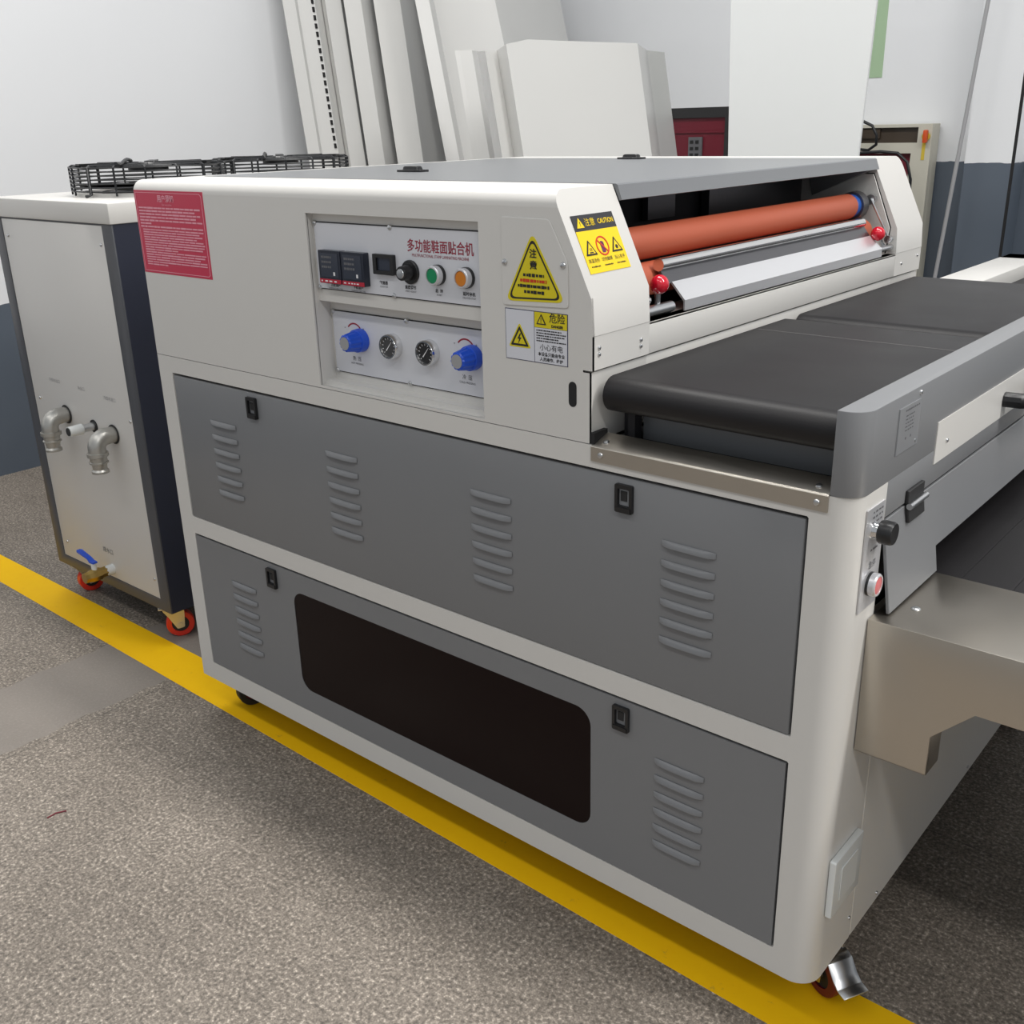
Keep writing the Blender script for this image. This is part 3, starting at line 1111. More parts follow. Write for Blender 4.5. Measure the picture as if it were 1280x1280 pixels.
text_mesh('意', 0.0115, FRONT, -0.8145, 0.9680, 0.0026, 'ink', cp, bold=0.0003)
mb = MB()
for z, a, b in ((0.9565, -0.8310, -0.7980), (0.9430, -0.8400, -0.7900), (0.9360, -0.8300, -0.7970)):
    print_rows(mb, a, b, z, 0.0042, 0.0026, FRONT, gap=0.25, unit=0.0038)
mb.build('fine_print', 'ink', cp, smooth=0)
mb = MB()
print_rows(mb, -0.8360, -0.7940, 0.9497, 0.0042, 0.0026, FRONT, gap=0.25, unit=0.0038)
mb.build('fine_print', 'signredring', cp, smooth=0)

# danger sign
DU0, DU1, DV0, DV1 = -0.8638, -0.7635, 0.8480, 0.9128
mb = MB().prism([(DU0, DV0), (DU1, DV0), (DU1, DV1), (DU0, DV1)], 0.0, 0.0005, FRONT)
ds = mb.build('danger_sign', 'navyink', LAM, smooth=0)
tag(ds, 'white and yellow electric shock danger sticker')
um = -0.8160
mb = MB()
b_ = 0.0009
mb.prism([(DU0 + b_, DV0 + b_), (um - b_ / 2, DV0 + b_), (um - b_ / 2, DV1 - b_), (DU0 + b_, DV1 - b_)], 0.0005, 0.0008, FRONT)
mb.prism([(um + b_ / 2, DV0 + b_), (DU1 - b_, DV0 + b_), (DU1 - b_, 0.8925), (um + b_ / 2, 0.8925)], 0.0005, 0.0008, FRONT)
mb.build('sign_field', 'signwhite', ds, smooth=0)
MB().prism([(um + b_ / 2, 0.8930), (DU1 - b_, 0.8930), (DU1 - b_, DV1 - b_), (um + b_ / 2, DV1 - b_)], 0.0005, 0.0008, FRONT).build('sign_field', 'olive', ds, smooth=0)


def warn_tri(fr, u, v, s, w, parent, inner, symbol, border='ink', glow=None):
    """a black-edged triangle with a small pictogram; s is its half base"""
    t = [(u - s, v - 0.6 * s), (u + s, v - 0.6 * s), (u, v + 1.1 * s)]
    def sh(k):
        gx, gy = u, v - 0.0333 * s
        return [(gx + (p[0] - gx) * k, gy + (p[1] - gy) * k) for p in t]
    if glow:
        MB().prism(rpoly(sh(1.22), 0.2 * s, 3), w - 0.0004, w, fr).build('pictogram', glow, parent, smooth=0)
    MB().prism(rpoly(t, 0.12 * s, 3), w - 0.0002, w + 0.0002, fr).build('pictogram', border, parent, smooth=0)
    MB().prism(sh(0.68), w, w + 0.0004, fr).build('pictogram', inner, parent, smooth=0)
    mb = MB()
    for poly in symbol:
        mb.prism([(u + a * s, v + b * s) for a, b in poly], w, w + 0.0007, fr)
    mb.build('pictogram', 'ink', parent, smooth=0)


BOLT = [[(0.08, 0.48), (-0.22, 0.0), (-0.02, 0.0), (-0.14, -0.42), (0.22, 0.12), (0.03, 0.12), (0.18, 0.48)]]
BANG = [[(-0.07, 0.45), (-0.04, -0.10), (0.04, -0.10), (0.07, 0.45)], [(-0.06, -0.18), (-0.06, -0.30), (0.06, -0.30), (0.06, -0.18)]]
HEAT = [[(-0.30, -0.36), (0.30, -0.36), (0.30, -0.24), (-0.30, -0.24)], [(-0.2, -0.16), (-0.10, 0.0), (-0.18, 0.18), (-0.10, 0.18), (-0.02, 0.0), (-0.12, -0.16)],
        [(0.04, -0.16), (0.14, 0.0), (0.06, 0.18), (0.14, 0.18), (0.22, 0.0), (0.12, -0.16)]]
HANDGEAR = [[(0.26 * math.cos(a * PI / 8) * (1.0 if a % 2 else 0.78), -0.08 + 0.26 * math.sin(a * PI / 8) * (1.0 if a % 2 else 0.78)) for a in range(16)]]
warn_tri(FRONT, -0.8400, 0.8755, 0.0150, 0.0011, ds, 'olive', BOLT, glow='olive')
warn_tri(FRONT, -0.8045, 0.9015, 0.0078, 0.0011, ds, 'olive', BANG)
text_mesh('危险', 0.0125, FRONT, -0.7795, 0.9052, 0.0011, 'ink', ds, bold=0.0001)
text_mesh('DANGER', 0.0045, FRONT, -0.7795, 0.8960, 0.0011, 'ink', ds, bold=0.0002)
mb = MB()
z = 0.8895
for e in (0.85, 1.0, 0.95, 0.75, 1.0):
    print_rows(mb, -0.8125, -0.7660, z, 0.0017, 0.0011, FRONT, gap=0.25, unit=0.003, end=e)
    z -= 0.0033
mb.build('fine_print', 'ink', ds, smooth=0)
text_mesh('小心有电', 0.0092, FRONT, -0.7890, 0.8680, 0.0011, 'ink', ds)
text_mesh('本设备只能由专业', 0.0053, FRONT, -0.7890, 0.8595, 0.0011, 'ink', ds, bold=0.0001)
text_mesh('人员操作、维护', 0.0053, FRONT, -0.7890, 0.8530, 0.0011, 'ink', ds, bold=0.0001)

# caution sticker on the sloping face; u = y, v = up the slope
sv = Vector((SL[1][0] - SL[0][0], 0, SL[1][1] - SL[0][1]))
SLOPE = Fr((SL[0][0] + 0.0006, 0, SL[0][1]), (0, 1, 0), sv)
CU0, CU1, CV0, CV1 = 1.0155, 1.1005, 0.0270, 0.1000
mb = MB().prism([(CU0, CV0), (CU1, CV0), (CU1, 0.0800), (CU0, 0.0800)], 0.0, 0.0006, SLOPE)
cs = mb.build('caution_sticker', 'yellow', LAM, smooth=0)
tag(cs, 'yellow and charcoal caution sticker')
MB().prism([(CU0, 0.0800), (CU1, 0.0800), (CU1, CV1), (CU0, CV1)], 0.0, 0.0006, SLOPE).build('sticker_header', 'signdark', cs, smooth=0)
warn_tri(SLOPE, CU0 + 0.0125, 0.0885, 0.0075, 0.0008, cs, 'yellow', BANG, border='yellow')
text_mesh('注意', 0.0105, SLOPE, CU0 + 0.0330, 0.0895, 0.0009, 'yellow', cs)
text_mesh('CAUTION', 0.0088, SLOPE, CU0 + 0.0655, 0.0895, 0.0009, 'yellow', cs, sx=0.82, bold=0.00015)
warn_tri(SLOPE, CU0 + 0.0155, 0.0560, 0.0115, 0.0009, cs, 'yellow', HEAT)
warn_tri(SLOPE, CU0 + 0.0690, 0.0560, 0.0115, 0.0009, cs, 'yellow', HANDGEAR)
pc = (CU0 + 0.0420, 0.0590)
circ = lambda r, n=28: [(pc[0] + r * math.cos(2 * PI * i / n), pc[1] + r * math.sin(2 * PI * i / n)) for i in range(n)]
mb = MB().plate(circ(0.0125), [circ(0.0105)], 0.0006, 0.0011, SLOPE)
mb.prism([(pc[0] - 0.0084, pc[1] + 0.0072), (pc[0] - 0.0072, pc[1] + 0.0084), (pc[0] + 0.0084, pc[1] - 0.0072), (pc[0] + 0.0072, pc[1] - 0.0084)], 0.0006, 0.0012, SLOPE)
mb.build('pictogram', 'signredring', cs, smooth=0)
mb = MB()
mb.prism(rrect(pc[0] - 0.0035, pc[0] + 0.0035, pc[1] - 0.0085, pc[1] + 0.0005, 0.0015, 2), 0.0006, 0.0010, SLOPE)
for i in range(4):
    mb.prism([(pc[0] - 0.0036 + i * 0.0019, pc[1]), (pc[0] - 0.0022 + i * 0.0019, pc[1]), (pc[0] - 0.0022 + i * 0.0019, pc[1] + 0.0065 - abs(i - 1.5) * 0.001), (pc[0] - 0.0036 + i * 0.0019, pc[1] + 0.0065 - abs(i - 1.5) * 0.001)], 0.0006, 0.0010, SLOPE)
mb.build('pictogram', 'purple', cs, smooth=0)
for u, t in ((0.0155, '高温烫伤'), (0.0425, '切勿触摸'), (0.0690, '当心夹手')):
    text_mesh(t, 0.0056, SLOPE, CU0 + u, 0.0420, 0.0009, 'ink', cs)
mb = MB()
for u in (0.0155, 0.0425, 0.0690):
    print_rows(mb, CU0 + u - 0.009, CU0 + u + 0.009, 0.0350, 0.0020, 0.0009, SLOPE, gap=0.5, unit=0.0014)
mb.build('fine_print', 'ink', cs, smooth=0)

# --- top conveyor section between hood and bar
BX0, BX1 = -0.717, -0.4165
ZBELT, RB = 0.8385, 0.0222


def belt(y0, y1, name='conveyor_belt', x0=BX0, x1=BX1, zt=ZBELT, r=RB):
    prof = []
    for i in range(13):
        a = math.radians(90 + 180 * i / 12)
        prof.append((y0 + r + r * math.cos(a), zt - r + r * math.sin(a)))
    for i in range(13):
        a = math.radians(-90 + 180 * i / 12)
        prof.append((y1 - r + r * math.cos(a), zt - r + r * math.sin(a)))
    rings = [[(x, y, z) for y, z in prof] for x in (x0, x1)]
    return MB().loft(rings).build(name, 'belt', LAM, smooth=40)


b1 = belt(1.0085, 1.5165)
tag(b1, 'near black rubber conveyor belt')
b2 = belt(1.528, 2.062)
tag(b2, 'far black rubber conveyor belt')
mb = MB().box((BX0 + 0.001, 1.3945, ZBELT - 0.001), (BX1, 1.3965, ZBELT + 0.0003))
mb.build('belt_joint', 'belt_seam', b1, smooth=0)
mb = MB()
mb.box((BX0 - 0.008, 1.0, ZS - 0.004), (BX1, 2.06, ZS - 0.001))
mb.box((BX0 - 0.002, 1.060, ZS), (-0.6955, 1.064, 0.80))
mb.box((-0.700, 1.04, ZS), (-0.690, 1.055, 0.80))
mb.build('conveyor_bed', 'interior', LAM, smooth=0)
mb = MB().box((-0.690, 1.060, ZS), (BX1 + 0.001, 1.066, 0.81))
mb.box((-0.690, 1.064, 0.79), (BX1, 2.05, 0.796))
mb.build('bed_panel', 'lid_grey', LAM, smooth=0)
mb = MB().box((-0.7300, 1.0010, ZS + 0.001), (-0.7240, 1.03, 0.7690))
mb.build('side_gap', 'seam', LAM, smooth=0)
# stainless angle strip
mb = MB()
ang = [(0.9975, 0.7340), (0.9975, 0.7525), (0.9990, 0.7540), (1.030, 0.7640), (1.030, 0.7620), (1.0, 0.7520), (1.0, 0.7340)]
mb.loft([[(x, y, z) for y, z in ang] for x in (-0.7268, -0.4150)])
an = mb.build('stainless_angle', 'steel', LAM, smooth=40)
tag(an, 'stainless steel angle strip below the near belt')
for x in (-0.712, -0.4275):
    front_screw(an, x, 0.7435, 0.9975)
for x in (-0.712, -0.4315):
    s_ = screw_mesh(Fr((0, 0, 0), (1, 0, 0), (0, 0.95, 0.31)), 0.004).build('screw', 'zinc', an, loc=(0, 0, 0))
    s_.location = Vector((x, 1.010, 0.7578)) - Vector(LAM.location)

# --- grey side bar with rounded corner
ZBT = 0.8468
bar = [(-0.4150, 1.0)]
for i in range(9):
    a = math.radians(-90 + 90 * i / 8)
    bar.append((XR - 0.026 + 0.026 * math.cos(a), 1.0 + 0.026 + 0.026 * math.sin(a)))
bar += [(XR, 2.06), (-0.4150, 2.06)]
mb = MB()
mb.prism(bar, 0.7525, ZBT)
mb.prism([(1.0805, 0.7095), (2.055, 0.7095), (2.055, 0.7530), (1.0805, 0.7530)], -0.008, 0.0, SIDE)
bo = mb.build('side_bar', 'grey', LAM, bevel=0.0012, seg=2, smooth=40)
tag(bo, 'grey side cover bar with rounded front corner')
mb = MB().prism([(1.2235, 0.7352), (1.96, 0.7352), (1.96, 0.7875), (1.2235, 0.7875)], 0.0, 0.0012, SIDE)
wp = mb.build('white_insert', 'cream', bo, smooth=0)
side_screw(wp, XR + 0.0012, 1.261, 0.7570)
mb = MB().prism([(1.0900, 0.7800), (1.1535, 0.7800), (1.1535, 0.8325), (1.0900, 0.8325)], 0.0, 0.0016, SIDE)
npl = mb.build('nameplate', 'nameplate', bo, smooth=0)
mb = MB()
print_rows(mb, 1.1060, 1.1480, 0.8275, 0.0022, 0.0019, SIDE, gap=0.3, unit=0.004)
for i in range(5):
    print_rows(mb, 1.1090, 1.1340, 0.8210 - 0.0042 * i, 0.0016, 0.0019, SIDE, gap=0.3, unit=0.005)
for u in (1.1130, 1.1280):
    mb.prism([(u, 0.7935), (u + 0.0026, 0.7935), (u + 0.0026, 0.7962), (u, 0.7962)], 0.0015, 0.0019, SIDE)
mb.build('fine_print', 'greyink', npl, smooth=0)
side_screw(bo, XR, 1.1515, 0.8395)
side_screw(bo, XR, 1.1460, 0.7850)
# pull handle on the white insert
for y0 in (1.490,):
    hp = [SIDE.p(y0, 0.7600, 0.001), SIDE.p(y0 + 0.002, 0.7600, 0.022), SIDE.p(y0 + 0.008, 0.7600, 0.030), SIDE.p(y0 + 0.10, 0.7600, 0.030),
          SIDE.p(y0 + 0.106, 0.7600, 0.022), SIDE.p(y0 + 0.108, 0.7600, 0.001)]
    MB().tube(hp, 0.0105, 10).build('pull_handle', 'black', bo)
# flap hanging outwards
FT = Vector((XR + 0.0005, 0, 0.7080))
fv = Vector((-0.0165, 0, 0.1080))
FLAP = Fr((XR + 0.0170, 0, 0.6000), (0, 1, 0), fv)
hF = math.hypot(0.0165, 0.108)
mb = MB().prism([(1.0810, -0.004), (1.2350, -0.004), (1.2350, 0.029), (1.925, 0.029), (1.925, -0.004), (2.05, -0.004), (2.05, hF - 0.001), (1.0810, hF - 0.001)], -0.004, 0.0, FLAP)
fp = mb.build('outfeed_flap', 'grey', LAM, bevel=0.0006, seg=1)
tag(fp, 'grey hinged flap over the lower belt')
for y0 in (1.140, 1.900):
    mb = MB()
    mb.prism(rrect(y0, y0 + 0.050, 0.7085, 0.7255, 0.001, 1), 0.0, 0.0045, SIDE)
    mb.prism(rrect(y0, y0 + 0.050, hF - 0.022, hF - 0.0005, 0.001, 1), 0.0, 0.0045, FLAP)
    hg = mb.build('hinge', 'blacksoft', LAM, bevel=0.0008, seg=1)
    MB().tube([SIDE.p(y0 - 0.002, 0.7075, 0.007), SIDE.p(y0 + 0.052, 0.7075, 0.007)], 0.0038, 12).build('hinge_pin', 'zinc', hg)

# control strip with knob and button
mb = MB().prism([(1.0262, 0.6120), (1.0745, 0.6120), (1.0745, 0.7345), (1.0262, 0.7345)], 0.0, 0.0016, SIDE)
cst = mb.build('control_strip', 'plate_steel', LAM, smooth=0)
tag(cst, 'silver control strip with black knob and red button')
mb = MB()
for i in range(3):
    print_rows(mb, 1.0420, 1.0690, 0.7280 - 0.006 * i, 0.0025, 0.0019, SIDE, gap=0.6, unit=0.004)
print_rows(mb, 1.0440, 1.0650, 0.6830, 0.0025, 0.0019, SIDE, gap=0.4, unit=0.004)
mb.build('fine_print', 'greyink', cst, smooth=0)
text_mesh('急停', 0.010, SIDE, 1.0530, 0.6640, 0.0019, 'greyink', cst)
mb = MB().lathe([(0.0005, 0.0016), (0.0105, 0.0016), (0.0095, 0.004), (0.0085, 0.010), (0.0005, 0.010)], SIDE, (1.0500, 0.7060), 24)
kn = mb.build('selector_switch', 'chrome', LAM)
MB().lathe([(0.0005, 0.008), (0.0125, 0.0083), (0.0135, 0.0105), (0.0132, 0.0215), (0.0120, 0.0240), (0.0005, 0.0240)], SIDE, (1.0500, 0.7060), 28).build('knob_grip', 'black', kn)
mb = MB().lathe([(0.0005, 0.0016), (0.0140, 0.0016), (0.0140, 0.0045), (0.0005, 0.0045)], SIDE, (1.0520, 0.6410), 28)
pb = mb.build('push_button', 'black', LAM)
tag(pb, 'red stop push button with silver bezel')
MB().lathe([(0.0090, 0.004), (0.0136, 0.0045), (0.0136, 0.0105), (0.0122, 0.0122), (0.0105, 0.0122), (0.0102, 0.009)], SIDE, (1.0520, 0.6410), 28).build('button_bezel', 'plate_steel', pb)
MB().lathe([(0.0005, 0.007), (0.0104, 0.007), (0.0104, 0.0110), (0.0090, 0.0118), (0.0005, 0.0118)], SIDE, (1.0520, 0.6410), 28).build('button_cap', 'pink_btn', pb)

# --- outfeed tray and lower belt
XO = 1.05                        # far end of the outfeed conveyor
TY = Fr((0, 1.060, 0), (1, 0, 0), (0, 0, 1))
mb = MB()
tp = [(XR + 0.0015, 0.4190), (-0.2962, 0.4190), (-0.2962, 0.4712), (-0.2535, 0.5145), (XO, 0.5145), (XO, 0.5930), (XR + 0.0015, 0.5930)]
mb.prism(tp, -0.0025, 0.0, TY)
mb.box((XR + 0.0015, 1.060, 0.5915), (XO, 1.236, 0.5935))
mb.box((XR + 0.0015, 1.2345, 0.575), (XO, 1.236, 0.5935))
mb.box((-0.2980, 1.060, 0.4190), (-0.2962, 1.100, 0.4712))
mb.box((XR + 0.0015, 1.060, 0.4190), (-0.2962, 1.085, 0.4208))
ty = mb.build('outfeed_tray', 'steel', LAM, smooth=30, bevel=0.0012, seg=2)
tag(ty, 'brushed stainless steel outfeed tray bracket')
s_ = screw_mesh(Fr((0, 0, 0), (1, 0, 0), (0, 1, 0)), 0.0055).build('screw', 'zinc', ty, loc=(0, 0, 0))
s_.location = Vector((-0.3485, 1.118, 0.5935)) - Vector(LAM.location)
prof = []
lb = belt(1.238, 1.930, 'outfeed_belt', XR - 0.03, XO, 0.590, 0.004)
tag(lb, 'black rubber outfeed belt')
mb = MB()
for i in range(22):
    x = -0.34 + 0.06 * i
    mb.box((x, 1.24, 0.5898), (x + 0.003, 1.928, 0.5908))
mb.build('belt_rib', 'belt', lb, smooth=0)
mb = MB().box((XR - 0.03, 1.236, 0.555), (XO, 1.935, 0.575))
mb.build('belt_bed', 'interior', LAM, smooth=0)
mb = MB().box((XR + 0.0015, 1.932, 0.50), (XO, 2.06, 0.5935))
mb.build('outfeed_tray', 'steel', LAM, smooth=0, bevel=0.001, seg=1)

for y in (1.10, 1.98):
    MB().box((XO - 0.06, y, 0.0), (XO - 0.02, y + 0.04, 0.592)).build('outfeed_leg', 'steel', LAM, smooth=0)

# socket plate
mb = MB()
mb.prism(rrect(1.0235, 1.1085, 0.1920, 0.2775, 0.002, 2), 0.0, 0.0085, SIDE)
sk = mb.build('socket_plate', 'socket', LAM, bevel=0.0025, seg=3)
tag(sk, 'white plastic socket cover plate')
mb = MB().prism(rrect(1.0420, 1.0920, 0.2090, 0.2600, 0.002, 2), 0.0085, 0.0100, SIDE)
mb.build('socket_cover', 'socket', sk, bevel=0.0008, seg=1)
side_screw(body, XR, 1.2119, 0.1030)
side_screw(body, XR, 1.1120, 0.1290)
side_screw(body, XR, 1.60, 0.1030)


# --- casters
def caster(parent, x, y, wheel_mats, top, rot=0.0, brake=False, fork='zinc', wr=0.0325):
    """a swivel caster under the height top; its wheel axis is turned by rot"""
    ca, sa = math.cos(rot), math.sin(rot)
    f = Fr((x, y, 0), (ca, sa, 0), (0, 0, 1))           # u = rolling direction, v = up, w = axle
    mb = MB()
    mb.prism(rrect(-0.028, 0.028, top - 0.003, top, 0.001, 1), -0.024, 0.024, f)
    mb.lathe([(0.001, top - 0.010), (0.019, top - 0.010), (0.022, top - 0.006), (0.022, top - 0.003), (0.001, top - 0.003)], Fr((x, y, 0), (1, 0, 0), (0, 1, 0)), n=20)
    for s in (-1, 1):
        leg = rpoly([(-0.020, top - 0.008), (0.030, top - 0.008), (0.030, top - 0.020), (0.027, wr - 0.007), (0.010, wr - 0.010), (-0.008, top - 0.026)], 0.003, 2)
        mb.prism(leg, s * 0.0150 - 0.001, s * 0.0150 + 0.001, f)
    mb.lathe([(0.001, -0.019), (0.0055, -0.019), (0.0055, 0.019), (0.001, 0.019)], f, (0.018, wr), 12)
    o = mb.build('caster', fork, parent, smooth=30)
    wh = MB()
    wh.lathe([(0.020, -0.011), (wr - 0.002, -0.011), (wr, -0.009), (wr, 0.009), (wr - 0.002, 0.011), (0.020, 0.011), (0.020, -0.011)], f, (0.018, wr), 36)
    wh.m(1).lathe([(0.004, -0.008), (0.0205, -0.008), (0.0205, 0.008), (0.004, 0.008)], f, (0.018, wr), 28)
    wh.build('wheel', wheel_mats, o, smooth=30)
    if brake:
        rings = []
        for u, v in ((0.030, top - 0.012), (0.044, top - 0.016), (0.056, 0.058), (0.066, 0.050), (0.080, 0.048)):
            rings.append([f.p(u, v, -0.020), f.p(u, v, 0.020), f.p(u, v - 0.0022, 0.020), f.p(u, v - 0.0022, -0.020)])
        MB().loft(rings).build('brake_pedal', 'zinc', o, smooth=50, bevel=0.0006, seg=1)
    return o


caster(LAM, -0.419, 1.110, ['darkred', 'blacksoft'], ZB, math.radians(-27), True)
caster(LAM, -1.668, 1.062, ['blacksoft', 'darkred'], ZB, math.radians(75))
caster(LAM, -0.430, 1.95, ['darkred', 'blacksoft'], ZB, math.radians(20))
caster(LAM, -1.655, 2.00, ['darkred', 'blacksoft'], ZB, math.radians(160))

# ================================================================== the chiller
CH = thing('water_chiller', 'tall cream and navy water chiller cabinet with pipe elbows and red casters', 'chiller', (-2.28, 1.52, 0.0))
CX0, CX1, CY0, CY1 = -2.547, -2.018, 1.120, 1.93
CZ0, CZ1, CZ2 = 0.083, 0.961, 1.003
CF = Fr((0, CY0, 0), (1, 0, 0), (0, 0, 1))
mb = MB()
mb.plate([(CX0, CZ0), (CX1, CZ0), (CX1, CZ1), (CX0, CZ1)], [[(-2.507, 0.1110), (-2.058, 0.1110), (-2.058, CZ1 - 0.003), (-2.507, CZ1 - 0.003)]], -0.004, 0.0, CF)
fr_ = mb.build('front_frame', 'chfront', CH, bevel=0.0012, seg=2)
mb = MB()
mb.box((CX1 - 0.02, CY0 + 0.0035, CZ0), (CX1 - 0.0005, CY1, CZ1))
mb.box((CX0 + 0.0005, CY0 + 0.002, CZ0), (CX0 + 0.02, CY1, CZ1))
mb.box((CX0 + 0.001, CY1 - 0.02, CZ0), (CX1 - 0.001, CY1, CZ1))
mb.box((CX0 + 0.001, CY0 + 0.01, CZ0), (CX1 - 0.001, CY1, CZ0 + 0.02))
mb.build('side_panels', 'navy', CH, smooth=0)
mb = MB().box((-2.5065, 0.1115, -0.012), (-2.0585, CZ1 - 0.0035, -0.0008), CF)
cpn = mb.build('front_panel', 'chpanel', CH, bevel=0.0015, seg=2)
mb = MB().box((CX0 - 0.004, CY0 - 0.004, CZ1), (CX1 + 0.004, CY1 + 0.004, CZ2))
mb.build('top_cap', 'cream', CH, bevel=0.003, seg=2)
for x, z in ((-2.485, 0.9195), (-2.0705, 0.9185), (-2.479, 0.5345), (-2.066, 0.5400), (-2.480, 0.1540), (-2.0705, 0.1590)):
    front_screw(cpn, x, z, CY0 + 0.0008)
for u, v, t in ((-2.3880, 0.5885, '冷却水出口'), (-2.2640, 0.5860, '补水口'), (-2.1420, 0.5790, '冷却水进口'), (-2.2710, 0.1795, '排水口')):
    text_mesh(t, 0.0105 if v > 0.3 else 0.016, CF, u, v, -0.0004, 'paleink' if v > 0.3 else 'greyink', cpn)


def elbow(x, z):
    mb = MB()
    f = Fr((x, CY0, z), (1, 0, 0), (0, 0, 1))
    y = CY0
    mb.lathe([(0.001, 0.0), (0.0185, 0.0), (0.0185, 0.022), (0.001, 0.022)], Fr((x, CY0, z), (1, 0, 0), (0, 0, 1)), n=24)
    pts = [(x, y - 0.018, z)]
    for i in range(9):
        a = math.radians(90 * i / 8)
        pts.append((x, y - 0.022 - 0.024 * math.sin(a), z - 0.024 + 0.024 * math.cos(a)))
    pts.append((x, y - 0.046, z - 0.034))
    mb.tube(pts, 0.0195, 20)
    d = Fr((x, y - 0.046, z + 0.004), (1, 0, 0), (0, 1, 0))
    mb.lathe([(0.001, -0.036), (0.0235, -0.036), (0.0235, -0.044), (0.019, -0.046), (0.0185, -0.056), (0.021, -0.057), (0.021, -0.060), (0.017, -0.062),
              (0.0155, -0.074), (0.0190, -0.078), (0.0190, -0.083), (0.013, -0.083), (0.013, -0.070), (0.001, -0.070)], d, n=24)
    e = mb.build('pipe_elbow', 'galv', CH, smooth=40)
    tag(e, 'galvanised pipe elbow pointing down')
    MB().lathe([(0.014, 0.0), (0.0225, 0.0), (0.0225, 0.0012), (0.014, 0.0012)], Fr((x, CY0 - 0.0006, z), (1, 0, 0), (0, 0, 1)), n=24).build('pipe_grommet', 'blacksoft', e)


elbow(-2.355, 0.512)
elbow(-2.146, 0.498)
mb = MB()
mb.tube([(-2.232, CY0 + 0.001, 0.503), (-2.232, CY0 - 0.040, 0.503)], 0.0095, 16)
mb.m(1).tube([(-2.232, CY0 - 0.030, 0.503), (-2.232, CY0 - 0.062, 0.503)], [0.0125, 0.0115], 16)
mb.m(2).tube([(-2.232, CY0 + 0.0005, 0.503), (-2.232, CY0 - 0.002, 0.503)], 0.015, 16)
mb.m(2).tube([(-2.232, CY0 - 0.062, 0.503), (-2.232, CY0 - 0.0635, 0.503)], 0.0095, 16)
sp = mb.build('pipe_stub', ['zinc', 'socket', 'blacksoft'], CH, smooth=40)
tag(sp, 'short straight pipe stub with white end')
# ball valve
vx, vz = -2.262, 0.135
mb = MB()
mb.tube([(vx, CY0 + 0.001, vz), (vx, CY0 - 0.020, vz)], 0.013, 14)
mb.m(1).tube([(vx, CY0 - 0.018, vz), (vx, CY0 - 0.030, vz), (vx, CY0 - 0.036, vz), (vx, CY0 - 0.056, vz), (vx, CY0 - 0.062, vz), (vx, CY0 - 0.074, vz)],
             [0.0135, 0.0135, 0.0165, 0.0165, 0.0135, 0.0135], 8)
mb.m(0).tube([(vx, CY0 - 0.046, vz + 0.012), (vx, CY0 - 0.046, vz + 0.032)], 0.0065, 12)
vl = mb.build('ball_valve', ['socket', 'brass'], CH, smooth=30)
tag(vl, 'brass drain valve with blue lever')
mb = MB()
rings = []
for dx, dz, hw in ((0.010, 0.032, 0.006), (-0.006, 0.032, 0.007), (-0.016, 0.038, 0.006), (-0.060, 0.046, 0.0075), (-0.066, 0.046, 0.004)):
    rings.append([(vx + dx, CY0 - 0.046 - hw, vz + dz), (vx + dx, CY0 - 0.046 + hw, vz + dz), (vx + dx, CY0 - 0.046 + hw, vz + dz + 0.004), (vx + dx, CY0 - 0.046 - hw, vz + dz + 0.004)])
mb.loft(rings).build('valve_lever', 'blueknob', vl, smooth=40)


